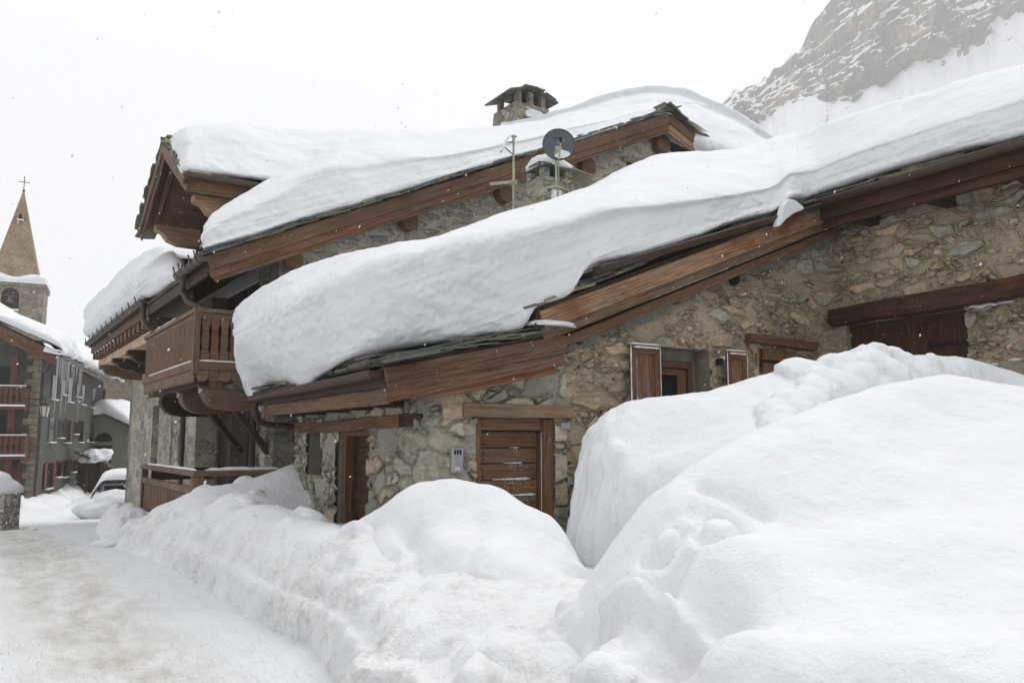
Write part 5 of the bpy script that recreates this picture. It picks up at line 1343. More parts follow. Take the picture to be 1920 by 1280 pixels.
sl.prism([(cx - .34, 2.88, tz + .14), (cx + .06, 2.9, tz + .17), (cx + .36, 2.9, tz + .15), (cx + .36, 4.2, tz + .15), (cx - .34, 4.2, tz + .14)], (0, 0, .045))
sl.prism([(cx + .24, 2.95, tz + .12), (cx + .83, 2.92, tz - .10), (cx + .80, 4.3, tz - .10), (cx + .24, 4.25, tz + .12)], (0, 0, .05))
sl.prism([(cx + .40, 2.90, tz + .09), (cx + .74, 2.90, tz - .04), (cx + .70, 3.5, tz - .02), (cx + .40, 3.5, tz + .10)], (0, 0, .05))
sl.build('cap_slab', M['slate'], chim, .01)
blob('chimney_snow', (cx + .05, 2.98, cz + .12), .34, .10, .16, M['snow'], chim, 6, -.8, .3)
blob('chimney_snow', (cx + .22, 3.1, tz + .2), .16, .22, .06, M['snow'], chim, 7, -.5, .2)
MB().tube([(cx - .9, 3.2, cz - .05), (cx - .98, 3.2, cz + .09)], .012, 5).build('wire', M['iron'], chim)

# --- snow on the chalet roof
CW = lambda px, py, ax, v: C.wor(C.at(px, py, ax, v))
def section(b, e, c, bk, bi, bulge, out):
    return stn(bi, b, e, c, bk, bulge, out)
S = []
def cs(bot, edge, crest, yb, ye, yc, bk, bulge=.06, out=(0, -1)):
    b = C.at(*bot, 'y', yb); e = C.at(*edge, 'y', ye); c = C.at(*crest, 'y', yc)
    S.append(section(C.wor(b), C.wor(e), C.wor(c), C.wor(bk), C.wor((b[0] + .3, b[1] + .7, b[2] + .02)), bulge, out))
hb = lambda x, y, h: (x, y, rk(x) + h)
cs((381, 468), (378, 452), (383, 425), -.45, -.4, -.1, hb(-1.35, .5, .12), .0, (-1, 0))
cs((398, 464), (390, 430), (400, 400), -.60, -.5, .1, hb(-1.0, 1.6, .5), .03, (-.7, -.7))
cs((440, 452), (425, 405), (440, 374), -.64, -.5, .4, hb(-.4, 3.5, 1.2), .05)
cs((500, 435), (490, 375), (500, 340), -.66, -.5, .5, hb(.3, 3.8, 1.3), .05)
cs((560, 414), (550, 345), (560, 310), -.66, -.45, .6, hb(1.0, 4.2, 1.3), .05)
cs((620, 397), (610, 312), (615, 282), -.66, -.4, .8, hb(1.6, 4.6, 1.25), .05)
cs((700, 372), (700, 300), (670, 258), -.66, -.3, 1.5, hb(2.3, 5.0, 1.1), .05)
cs((790, 345), (790, 290), (760, 250), -.66, -.3, 2.2, hb(3.4, 5.5, 1.0), .05)
cs((870, 322), (870, 280), (850, 245), -.66, -.3, 2.4, hb(4.6, 6.0, .9), .05)
cs((940, 300), (935, 268), (935, 238), -.66, -.3, 2.5, hb(5.8, 6.5, .8), .04)
cs((1010, 283), (1000, 255), (1000, 229), -.66, -.3, 2.5, hb(6.8, 6.5, .9), .04)
cs((1080, 262), (1065, 238), (1065, 218), -.66, -.3, 2.0, hb(7.5, 6.5, 1.0), .04)
cs((1150, 240), (1140, 222), (1135, 207), -.66, -.3, 1.5, hb(8.2, 6.5, 1.2), .04)
cs((1215, 220), (1205, 206), (1205, 194), -.66, -.3, 1.0, hb(9.0, 6.5, 1.3), .03)
b2 = lambda x, y, h: (x, y, rk2(x) + h)
cs((1258, 214), (1255, 204), (1262, 190), -.60, -.2, .9, b2(10.3, 6.5, 1.2), .02)
cs((1300, 232), (1305, 218), (1318, 200), -.60, -.2, .9, b2(11.5, 6.5, 1.1), .04)
cs((1352, 268), (1358, 250), (1375, 232), -.66, -.2, .9, b2(13.0, 6.5, 1.0), .04)
cs((1400, 300), (1410, 278), (1430, 262), -.66, -.2, .9, b2(15, 6.5, 1.0), .04)
cs((1480, 345), (1490, 320), (1520, 300), -.66, -.2, .9, b2(17, 6.5, 1.0), .04)
loft('roof_snow', S, 620, 110, M['snow'], 'smooth snow blanket along the big chalet gable edge up to its ridge', amp=.05, strata=.03, seed=80)
# the hump further back over the ridge
S = []
def hump(c, f, t, d=2.5):
    """c = crest pixel, f = front low point"""
    p = atd(c[0], c[1], t); q = atd(f[0], f[1], t - d); b = atd(c[0], c[1], t + 4)
    S.append([(q[0], q[1], q[2] - .6), q, (np.array(q) * .55 + np.array(p) * .45) + np.array((0, 0, .12)), (np.array(q) * .2 + np.array(p) * .8) + np.array((0, 0, .05)), p, (b[0], b[1], p[2] - .4), (b[0], b[1], p[2] - 1.6)])
hump((940, 238), (930, 262), 21.5); hump((1000, 228), (1000, 250), 21.5); hump((1060, 212), (1060, 240), 22); hump((1120, 190), (1120, 235), 22.5); hump((1175, 176), (1170, 225), 23); hump((1230, 170), (1225, 215), 23); hump((1285, 174), (1280, 235), 23)
hump((1330, 190), (1330, 262), 22.8); hump((1375, 212), (1370, 280), 22.5); hump((1420, 242), (1410, 300), 22); hump((1455, 268), (1450, 320), 21.5); hump((1500, 300), (1500, 345), 21)
loft('roof_snow', S, 300, 80, M['snow'], 'tall rounded snow hump behind the chalet ridge, against the sky', amp=.07, strata=.015, seed=90)
# snow on the projecting gable roof
S = []
def ds(bot, edge, crest, yb, ye, yc, yk, drop=.8):
    b = C.at(*bot, 'y', yb); e = C.at(*edge, 'y', ye); c = C.at(*crest, 'y', yc); bk = (c[0], yk, c[2] - drop)
    S.append(stn(C.wor((b[0], b[1] + .3, b[2])), C.wor(b), C.wor(e), C.wor(c), C.wor(bk), .05, (0, -1)))
ds((315, 268), (314, 264), (316, 260), ym - .3, ym - .2, ym, ym + .6, .15)
ds((332, 288), (326, 268), (326, 248), ya + .9, ym - .8, ym, yb - .4, .8)
ds((345, 312), (348, 262), (350, 239), ya - .02, ya + .5, ym, yb - .3, .9)
ds((365, 318), (372, 253), (385, 233), ya - .05, ya + .7, ym, yb - .3, .9)
ds((400, 321), (410, 249), (420, 231), ya - .06, ya + .8, ym, yb - .3, .9)
ds((450, 327), (455, 260), (470, 234), ya - .06, ya + .8, ym, yb - .3, .9)
ds((500, 333), (510, 277), (530, 238), ya - .06, ya + .9, ym, yb - .3, .9)
ds((560, 332), (570, 280), (590, 243), ya - .06, ya + .9, ym, yb - .3, .9)
ds((620, 325), (640, 265), (660, 246), ya - .06, ya + .9, ym, yb - .3, .9)
ds((700, 315), (720, 262), (740, 247), ya - .06, ya + 1.0, ym, yb - .3, .9)
ds((800, 305), (820, 260), (850, 246), ya - .06, ya + 1.2, ym, yb - .3, .9)
ds((900, 300), (920, 255), (950, 240), ya - .06, ya + 1.2, ym, yb - .3, .9)
loft('roof_snow', S, 320, 90, M['snow'], 'rippled snow on the projecting street gable roof with the steep slate edge', amp=.10, strata=.03, seed=100)
# snow on the street eave further along
S = []
def es(bot, edge, crest, xb, xe, xc, bk):
    b = C.at(*bot, 'x', xb); e = C.at(*edge, 'x', xe); c = C.at(*crest, 'x', xc)
    S.append(stn(C.wor((b[0] + .4, b[1], b[2] + .1)), C.wor(b), C.wor(e), C.wor(c), C.wor((bk[0], c[1] + .3, bk[1])), .12, (-1, 0)))
es((345, 520), (338, 505), (345, 485), -1.35, -1.25, -.6, (2.5, 6.0))
es((325, 530), (318, 495), (325, 466), -1.4, -1.3, -.5, (2.5, 6.2))
es((300, 545), (285, 500), (298, 464), -1.42, -1.4, -.6, (2.5, 6.3))
es((270, 562), (250, 520), (268, 478), -1.42, -1.5, -.7, (2.5, 6.4))
es((240, 580), (222, 545), (235, 505), -1.42, -1.5, -.8, (2.5, 6.4))
es((212, 600), (195, 570), (205, 538), -1.42, -1.5, -.9, (2.5, 6.3))
es((190, 618), (175, 592), (180, 562), -1.42, -1.5, -1.0, (2.5, 6.1))
es((174, 630), (163, 608), (165, 582), -1.42, -1.5, -1.1, (2.5, 5.8))
es((167, 630), (160, 612), (163, 596), -1.35, -1.4, -1.1, (2.0, 5.2))
loft('roof_snow', S, 240, 80, M['snow_roof'], 'snow overhanging the street eave gutter on the left end of the chalet', amp=.08, strata=.04, seed=110)
# drift between chalet and barn, by the wall
# ================================================================ LEFT: grey house with red balconies
p0 = atd(60, 940, 42.0)
A = Frame(p0[0], p0[1], p0[2], -12.74)
apt = thing('apartment_house', 'grey rendered three-storey house with red balconies and icicles, across the street', 'house', A.o, A.deg)
ye = A.at(183, 905, 'x', 0)[1]
zE = A.at(77, 650, 'x', .9)[2]
L = ye
m = MB()
cols = [(91, 102), (110, 118), (122, 131), (138, 145), (148, 155), (168, 175)]
holes = []
ycol = [(A.at(a, 800, 'x', 0)[1], A.at(b, 800, 'x', 0)[1]) for a, b in cols]
def zat(px, py): return A.at(px, py, 'x', 0)[2]
rows = [[(702, 747), (712, 738), (705, 752), (720, 742), (720, 757), (727, 763)], [(782, 828), (790, 820), (787, 829), (792, 813), (790, 828), (793, 828)], [(867, 913), (865, 892), (863, 892), (863, 883), (862, 900), (860, 895)]]
wallm = MB().box((-12, 0, -1), (0, L, zE)).prism([(-12, 0, zE), (0, 0, zE), (-6, 0, zE + 3.0)], (0, L, 0))
wallm.build('wall', M['render_grey'], apt)
for r, row in enumerate(rows):
    for c, (ya_, yb_) in enumerate(ycol):
        px = (cols[c][0] + cols[c][1]) / 2; z1, z0 = zat(px, row[c][0]), zat(px, row[c][1])
        w = MB().box((-.02, ya_, z0), (.03, yb_, z1), 2).build('window', M['glass'], apt)
        fm = MB(); t = .08
        fm.box((.0, ya_ - t, z0), (.06, ya_, z1), 2); fm.box((0, yb_, z0), (.06, yb_ + t, z1), 2); fm.box((0, ya_ - t, z1), (.06, yb_ + t, z1 + t), 1)
        fm.build('frame', M['shutter_red' if (c in (2, 4) or r == 2) else 'render_grey'], w)
        MB().box((0, ya_ - .06, z0 - .06), (.16, yb_ + .06, z0), 1).build('sill_snow', M['snow'], w)
        if r == 2 and c in (0, 5):
            for yy in (ya_ - .6, yb_ + .1): MB().box((.03, yy, z0), (.10, yy + .5, z1), 2).build('shutter', M['shutter_red'], w)
# roof and rake
zr_ = zE + 3.0
rf = MB(); 
rf.prism([(.9, -.9, zE + .05), (.9, L + 1.2, zE + .05), (-6, L + 1.2, zr_ + .55), (-6, -.9, zr_ + .55)], (0, 0, -.18))
rf.prism([(-12.9, -.9, zE + .05), (-12.9, L + 1.2, zE + .05), (-6, L + 1.2, zr_ + .55), (-6, -.9, zr_ + .55)], (0, 0, -.18))
roofo = rf.build('roof', M['shutter_red'], apt)
for dz, h in ((-.12, .34), (-.42, .26)): MB().beam((.85, -.95 + .06 * (dz < -.3), zE + .0 + dz), (-6, -.95 + .06 * (dz < -.3), zr_ + .5 + dz), .08, h).build('verge_board', M['wood_red'], roofo)
gutter((1.0, -.8, zE - .05), (1.0, L + 1.2, zE - .05), .12, M['gutter_dark'], apt, ())
MB().tube([(.95, -.3, zE - .1), (.4, -.1, zE - .6), (.12, .1, zE - .9), (.12, .1, -1)], .08, 8).build('downpipe', M['gutter_dark'], apt)
MB().tube([(.12, L - .2, zE - .6), (.12, L - .2, -1)], .08, 8).build('downpipe', M['gutter_dark'], apt)
# gable side: quoins, openings, posts and two balconies
def az(px, py): return A.at(px, py, 'y', 0)
for py0, py1 in ((687, 722), (778, 815)):
    a = az(2, py0); b = az(18, py1); MB().box((min(a[0], b[0]) - 1.5, -.03, b[2]), (max(a[0], b[0]), .02, a[2])).build('window', M['glass'], apt)
a = az(10, 868); b = az(40, 908); MB().box((a[0], -.06, -1), (b[0], .0, a[2])).build('door', M['red_paint'], apt)
px_ = az(33, 700)[0]
MB().box((px_ - .14, -.75, 0), (px_ + .14, -.47, zE - .1), 2).build('post', M['red_paint'], apt, .01)
for pt, pb in ((724, 760), (816, 853)):
    t = A.at(48, pt, 'y', -1.1); b = A.at(48, pb, 'y', -1.1); xr = t[0]
    fl2 = MB().box((-10, -1.15, b[2] - .2), (xr, 0, b[2])).build('balcony', M['red_paint'], apt)
    MB().box((-10, -1.18, t[2] - .10), (xr + .02, -1.05, t[2])).box((-10, -1.18, b[2] + .0), (xr + .02, -1.05, b[2] + .12)).build('rail', M['red_paint'], fl2)
    bm = MB(); k = 0
    while k < 40:
        x = xr - .1 - k * .25
        pr = [(-.10, 0), (.10, 0), (.10, .25), (.05, .38), (.10, .55), (.10, t[2] - b[2] - .1), (-.10, t[2] - b[2] - .1), (-.10, .55), (-.05, .38), (-.10, .25)]
        bm.prism([(x + u, -1.13, b[2] + v) for u, v in pr], (0, .04, 0)); k += 1
    bm.box((xr - .05, -1.1, b[2]), (xr, 0, t[2] - .1), 1)
    bm.build('balusters', M['red_paint'], fl2)
    MB().box((-10, -1.2, t[2]), (xr + .03, -1.03, t[2] + .05)).box((-10, -1.22, b[2] - .05), (xr + .05, -1.185, b[2] + .04)).build('rail_snow', M['snow'], fl2)
q = MB()
for k in range(26): q.box((-.62 - .1 * rnd.random() if k % 2 else -.34 - .1 * rnd.random(), -.03, -.5 + k * .335), (.012, .0, -.19 + k * .335))
q.build('quoins', M['stone_far'], apt)
# icicles
for k in range(17):
    px = 106 + k * 3.0 + rnd.uniform(-1.2, 1.2); yy = A.at(px, 690, 'x', 1.0)[1]; ln = (rnd.uniform(.5, 1.2) if px > 130 and px < 146 else rnd.uniform(1.0, 3.0)) if px < 157 else .5
    MB().tube([(1.02, yy, zE - .12), (1.02, yy, zE - .12 - ln * .6), (1.02, yy, zE - .12 - ln)], [.04, .028, .006], 6).build('icicle', M['ice'], apt)
# roof snow
S = []
for y, h, o_ in ((-1.1, .5, .0), (-.8, .95, .1), (2, 1.1, .2), (6, 1.0, .25), (10, 1.2, .3), (14, 1.1, .3), (18, 1.0, .3), (L, .9, .2), (L + 1.2, .5, .1)):
    hh = h + .15 * math.sin(y * .9)
    pts = [(.3, y, zE + .25), (1.0 + o_, y, zE + .02), (1.15 + o_, y, zE + .35 * hh), (.8, y, zE + .9 * hh + .1), (-1, y, zE + .92 + hh * .95), (-3.5, y, zE + 2.0 + hh), (-6, y, zr_ + .55 + hh * .9), (-9, y, zr_ - .8 + hh)]
    S.append([A.wor(p) for p in pts])
loft('roof_snow', S, 160, 50, M['snow'], 'deep wavy snow on the grey house roof above the icicles', amp=.25, strata=.05, seed=120, slope=0)
# street lamp on the wall
lp = A.at(84, 770, 'x', .9)
lamp = thing('wall_lantern', 'black wall lantern on a bracket at the corner of the grey house', 'street lamp', A.wor((.9, lp[1], lp[2])), A.deg)
MB().tube([(-.9, 0, .55), (0, 0, .55), (0, 0, .40)], .03, 6).build('bracket', M['iron'], lamp)
MB().tube([(0, 0, .40), (0, 0, .32), (0, 0, .22)], [.05, .13, .27], 6).build('lantern_cap', M['iron'], lamp)
MB().tube([(0, 0, .22), (0, 0, -.28)], [.25, .15], 6).build('lantern_pane', M['lantern_glass'], lamp)
m = MB()
for k in range(6):
    a = k * math.pi / 3; m.tube([(.26 * math.cos(a), .26 * math.sin(a), .22), (.16 * math.cos(a), .16 * math.sin(a), -.28)], .018, 4)
m.tube([(0, 0, -.28), (0, 0, -.33)], [.17, .10], 6); m.build('lantern_frame', M['iron'], lamp)

# ================================================================ church tower
tb = atd(26, 610, 95)
TW = Frame(tb[0], tb[1], 0, -5.0)
tower = thing('church_tower', 'tan stone church tower with pointed spire and iron cross behind the grey house', 'church tower', (tb[0], tb[1], -2), TW.deg)
def zt_(py, t=95): return atd(26, py, t)[2] + 2
zt0 = zt_(538); hw = 3.05
MB().box((-hw, -hw, 0), (hw, hw, zt0), 2).build('tower_wall', M['stone_tower'], tower)
MB().box((-hw - .18, -hw - .18, zt0 - .35), (hw + .18, hw + .18, zt0), 2).build('cornice', M['stone_tower'], tower)
# belfry opening: near-black arched panel paints the recess shade, with surround
def arch(cx, z0, w, h, y, dy, n=10):
    pts = [(cx - w / 2, y, z0), (cx + w / 2, y, z0), (cx + w / 2, y, z0 + h - w / 2)]
    pts += [(cx + w / 2 * math.cos(a), y, z0 + h - w / 2 + w / 2 * math.sin(a)) for a in [math.pi * k / n for k in range(1, n)]]
    return pts + [(cx - w / 2, y, z0 + h - w / 2)]
zb0, zb1 = zt_(588), zt_(549)
TWl = TW.loc(atd(24, 570, 95 - 3)); axc = -.25
so = MB().prism(arch(axc, zb0 - .1, 2.3, zb1 - zb0 + .35, -hw - .06, 0), (0, .06, 0)).build('arch_surround', M['spire'], tower)
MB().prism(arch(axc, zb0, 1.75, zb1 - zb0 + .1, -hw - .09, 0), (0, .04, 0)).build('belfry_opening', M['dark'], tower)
MB().box((axc - .9, -hw - .3, zb0 - .1), (axc + .9, -hw - .05, zb0 + .12)).build('sill_snow', M['snow'], tower)
MB().tube([(axc, -hw - .12, zb0 + 1.6), (axc, -hw - .12, zb0 + 1.2), (axc, -hw - .12, zb0 + .75)], [.12, .3, .5], 10).box((axc - .75, -hw - .16, zb0 + 1.55), (axc + .75, -hw - .1, zb0 + 1.68)).build('bell', M['gutter_dark'], tower)
# snow shelf and spire
zs0 = zt_(515); zs1 = zt_(357)
m = MB()
def frustum(z0, r0, z1, r1, n=4, rot=math.pi / 4):
    b = len(m.v)
    for z, r in ((z0, r0), (z1, r1)):
        for k in range(n): m.v.append(Vector((r * math.cos(rot + 2 * math.pi * k / n), r * math.sin(rot + 2 * math.pi * k / n), z)))
    for k in range(n): m.face([b + k, b + (k + 1) % n, b + n + (k + 1) % n, b + n + k], [(0, 0)] * 4)
    m.face([b + n + k for k in range(n)], [(0, 0)] * n)
frustum(zt0 + .0, 2.55 * 1.42, zs1 - .2, .12); m.build('spire', M['spire'], tower)
V = []
for z, r in ((0, hw + .25), (.45, hw + .3), (.85, hw + .05), (1.05, 2.3)):
    V.append([(math.copysign(min(1, abs(1.35 * math.cos(a))), math.cos(a)) * r, math.copysign(min(1, abs(1.35 * math.sin(a))), math.sin(a)) * r, zt0 + z + (.22 * math.sin(a * 5) if z > .4 else 0)) for a in [2 * math.pi * k / 48 for k in range(49)]])
grid_mesh('ledge_snow', np.array(V), M['snow'], tower)
zd = zt_(412); MB().box((-.3, -1.35, zd - .3), (.3, -.6, zd + .5)).build('spire_dormer', M['spire'], tower); MB().box((-.18, -1.38, zd - .2), (.18, -1.34, zd + .35)).build('dormer_opening', M['dark'], tower)  # the opening is a near-black panel, its inner shade painted on
MB().box((-.35, -1.5, zd - .4), (.35, -1.2, zd - .28)).build('dormer_snow', M['snow'], tower)
zc = zs1 - .25
MB().tube([(0, 0, zc), (0, 0, zc + 2.0)], .05, 6).beam((-.6, 0, zc + 1.25), (.6, 0, zc + 1.25), .07, .07).tube([(0, 0, zc + .0), (0, 0, zc + .2), (0, 0, zc + .35)], [.09, .17, .07], 8).build('cross', M['iron'], tower)

# ================================================================ far garage, stone house, awning, car, trough
gb = atd(216, 900, 58)
GA = Frame(gb[0], gb[1], gb[2] - .3, -26)
gar = thing('village_garage', 'small olive-grey garage with arched window and dark opening at the far street end', 'garage', GA.o, GA.deg)
gl = lambda px, py: GA.at(px, py, 'y', 0)
rl_ = gl(193, 776); re = gl(246, 802); ww = re[0] - rl_[0]
MB().prism([(rl_[0] - ww, 0, -1), (re[0], 0, -1), (re[0], 0, re[2]), (rl_[0], 0, rl_[2]), (rl_[0] - ww, 0, re[2])], (0, 6, 0)).build('wall', M['render_olive'], gar)
for s in (1, -1):
    MB().prism([(rl_[0], -.4, rl_[2] + .05), (rl_[0] + s * (ww + .5), -.4, re[2] - .2), (rl_[0] + s * (ww + .5), 6, re[2] - .2), (rl_[0], 6, rl_[2] + .05)], (0, 0, .16)).build('roof', M['gutter_dark'], gar)
a = gl(195, 818); MB().prism(arch(a[0], a[2] - .35, 1.15, .62, -.05, 0), (0, .04, 0)).build('arched_window', M['glass'], gar)
a = gl(186, 835); b = gl(210, 835); MB().box((a[0] - .6, -.05, -1), (b[0], .0, a[2])).build('opening', M['dark'], gar)  # flat near-black panel paints the shade inside the doorway
S = []
for x, h in ((-ww - .5, .2), (-ww * .6, .7), (-ww * .2, .95), (ww * .15, 1.0), (ww * .5, .85), (ww * .8, .7), (ww + .7, .25)):
    zb_ = rl_[2] + .2 - abs(x) / ww * (rl_[2] - re[2]); S.append([GA.wor((rl_[0] + x, y, z)) for y, z in ((.3, zb_), (-.5, zb_), (-.6, zb_ + h * .5), (-.3, zb_ + h * .9), (1, zb_ + h), (4, zb_ + h), (6, zb_))])
loft('roof_snow', S, 60, 40, M['snow'], 'rounded snow cap on the small garage roof at the street end', amp=.1, strata=.02, seed=130)
hb_ = atd(225, 900, 75)
HA = Frame(hb_[0], hb_[1], -2, -26)
hs_ = thing('stone_house', 'beige rubble stone house end seen above the garage, far up the street', 'house', HA.o, HA.deg)
hl = lambda px, py: HA.at(px, py, 'y', 0)
a, b = hl(170, 672), hl(250, 705)
MB().prism([(a[0] - 4, 0, 0), (b[0] + 3, 0, 0), (b[0] + 3, 0, b[2] - 1.6), (a[0], 0, a[2])  , (a[0] - 4, 0, a[2])], (0, 8, 0)).build('wall', M['stone_far'], hs_)
MB().beam((a[0] - 2, -.3, a[2] + .75), (b[0] + 3, -.3, b[2] - 1.5), .9, .2).build('roof', M['slate'], hs_)
S = []
for t in np.linspace(0, 1, 7):
    x = a[0] - 2 + t * (b[0] + 5 - a[0]); z = a[2] + .85 + t * (b[2] - 1.4 - a[2] - .75); S.append([HA.wor((x, y, zz)) for y, zz in ((0, z), (-.7, z), (-.8, z + .4), (-.4, z + .75), (2, z + .85), (7, z + .8))])
loft('roof_snow', S, 50, 30, M['snow'], 'snow strip on the sloping roof of the far stone house', amp=.12, strata=.02, seed=140)
# snow-laden lean-to beside the grey house
aw = atd(193, 862, 50)
lean = thing('lean_to', 'small lean-to roof bulging with snow at the far corner of the grey house', 'shed', (aw[0], aw[1], gz(0, 50) * 1.0 - .2), -12.7)
zz = aw[2] - float(gz(0, 50)) + .2
MB().prism([(-1.6, 0, zz + .55), (.35, 0, zz - .35), (.35, 2, zz - .35), (-1.6, 2, zz + .55)], (0, 0, -.12)).build('roof', M['wood_barn'], lean)
for x in (-.1, -.9): MB().box((x - .06, .2, 0), (x + .06, .32, zz - .2), 2).build('post', M['wood_barn'], lean)
MB().box((-1.6, 1.6, 0), (-.1, 1.8, zz), 2).build('wall', M['wood_dark'], lean)
blob('roof_load', (-.55, .8, zz + .18), .9, 1.0, .5, M['snow'], lean, 12, -.6, .3)
# parked car under snow
ct = atd(224, 915, 33)
car = thing('parked_car', 'parked car buried under snow, its dark rear window showing beyond the chalet corner', 'car', (ct[0], ct[1], float(gz(0, ct[1])) - .02), -6)
body = MB().prism([(-.8, 0, .25), (-.8, 0, .85), (-.62, 0, 1.35), (.62, 0, 1.35), (.8, 0, .85), (.8, 0, .25)], (0, 3.9, 0)).build('body', M['car_paint'], car, .08)
MB().box((-.84, -.10, .35), (.84, .06, .52)).build('bumper', M['iron'], car, .03)
for x in (-.74, .6): MB().box((x, -.03, .72), (x + .14, .03, 1.02), 2).build('tail_light', M['lamp_red'], car, .01)
MB().box((-.55, -.02, .88), (.55, -.005, 1.25)).build('rear_window', M['glass'], car)
for x in (-.78, .62):
    for y in (.7, 3.1): MB().tube([(x, y, .32), (x + .16, y, .32)], .32, 16).build('wheel', M['iron'], car)
S = []
for y, h in ((-.25, .2), (-.1, .5), (.4, .62), (1.5, .66), (2.6, .6), (3.6, .45), (4.1, .2)):
    S.append([(x, y, z) for x, z in ((-1.25, -.05), (-1.2, .35), (-1.0, .8), (-.8, 1.15 + h * .2), (-.55, 1.35 + h * .55), (0, 1.35 + h * .75), (.6, 1.35 + h * .5), (.95, 1.0), (1.2, .3))])
so = loft('snow_cover', S, 60, 60, M['snow'], None, amp=.08, strata=.02, seed=150); so.parent = car
blob('snow_cover', (-.1, -.55, .35), 1.35, .7, .78, M['snow'], car, 17, -.6, .2)
# stone trough with snow dome at the left edge
tp = atd(-26, 948, 21)
tr = thing('stone_trough', 'pebbly stone trough under a dome of snow at the left edge of the street', 'trough', (tp[0], tp[1], float(gz(0, tp[1])) - .1), -25)
zt2 = atd(12, 922, 21)[2] - tr.location.z
M['pebble'] = stone('stone_pebble_snowy', (.50, .48, .45), [(.2, .18, .15), (.7, .7, .72), (.3, .26, .2), (.75, .75, .77)], 9, 1.2, (.01, .05), .2, 0, bury=.2)
MB().box((-1.4, 0, -.2), (.42, .9, zt2), 2).build('basin', M['pebble'], tr, .04)
blob('basin_snow', (-.45, .45, zt2 - .02), .95, .75, .62, M['snow'], tr, 15, -.05, .12, 26)
# low ploughed ridges at the street end
def ridge(name, path, h, w, label, seed, mat='snow'):
    P = catmull(np.array(path, float), 90); V = []
    for i, p in enumerate(P):
        k = i / 89; hh = h * (1 + .55 * math.sin(i * .55 + seed) * math.sin(i * .21)) * min(1, 6 * k, 6 * (1 - k)) + .02
        d = P[min(i + 1, 89)] - P[max(i - 1, 0)]; d = d / (np.linalg.norm(d) + 1e-9); s = np.array((d[1], -d[0]))
        g0 = float(gz(p[0], p[1])) - .08
        V.append([(p[0] + s[0] * u * w, p[1] + s[1] * u * w, g0 + v * hh) for u, v in ((-1, 0), (-.8, .35), (-.5, .8), (-.15, 1), (.25, .92), (.55, .6), (.85, .2), (1, 0))])
    V = np.array(V); V = np.swapaxes(catmull(np.swapaxes(V, 0, 1), 26), 0, 1)
    V[..., 2] += fbm(V[..., 0] * 1.5, V[..., 1] * 1.5, 0, 4, seed) * h * .22 * np.sin(np.linspace(0, np.pi, 26))[None]
    V[..., 2] += np.maximum(0, fbm(V[..., 0] * 3.5, V[..., 1] * 3.5, 0, 2, seed + 3) - .2) * h * .5 * np.sin(np.linspace(0, np.pi, 26))[None]
    return tag(grid_mesh(name, V, M[mat]), label, 'snow bank')
r1 = [atd(q, 950, t)[:2] for q, t in ((-60, 37), (20, 39), (60, 40), (100, 44), (140, 52), (190, 58))]
ridge('snow_ridge', r1, .38, 1.1, 'lumpy cleared snow along the foot of the grey house wall', 160)
r3 = [atd(q, 950, t)[:2] for q, t in ((120, 58), (170, 56), (205, 50), (225, 42))]
ridge('snow_ridge', r3, .35, 1.2, 'cleared snow across the far end of the street before the garage', 161)
r2 = [(1.85, 15.4), (1.95, 18), (2.15, 21), (2.5, 25), (3.0, 29), (3.8, 33)]
ridge('snow_ridge', r2, .42, .62, 'ploughed snow ridge at the foot of the terrace fence, running up the street', 162, 'snow_bank')
for k, (px, py, t, s) in enumerate(((184, 1005, 13.6, .13), (200, 1006, 13.5, .2), (62, 985, 20, .1))):
    p = atd(px, py, t)
    tag(blob('snow_clod', (p[0], p[1], float(gz(0, p[1])) + .02), s, s * .7, s * .45, M['snow'], None, 30 + k, -.5, .25, 12),
        ['small snow clod on the street, left of the pair near the bank', 'larger snow clod on the street, right of the pair near the bank', 'lone little snow clod on the far left of the street'][k], 'snow clod')

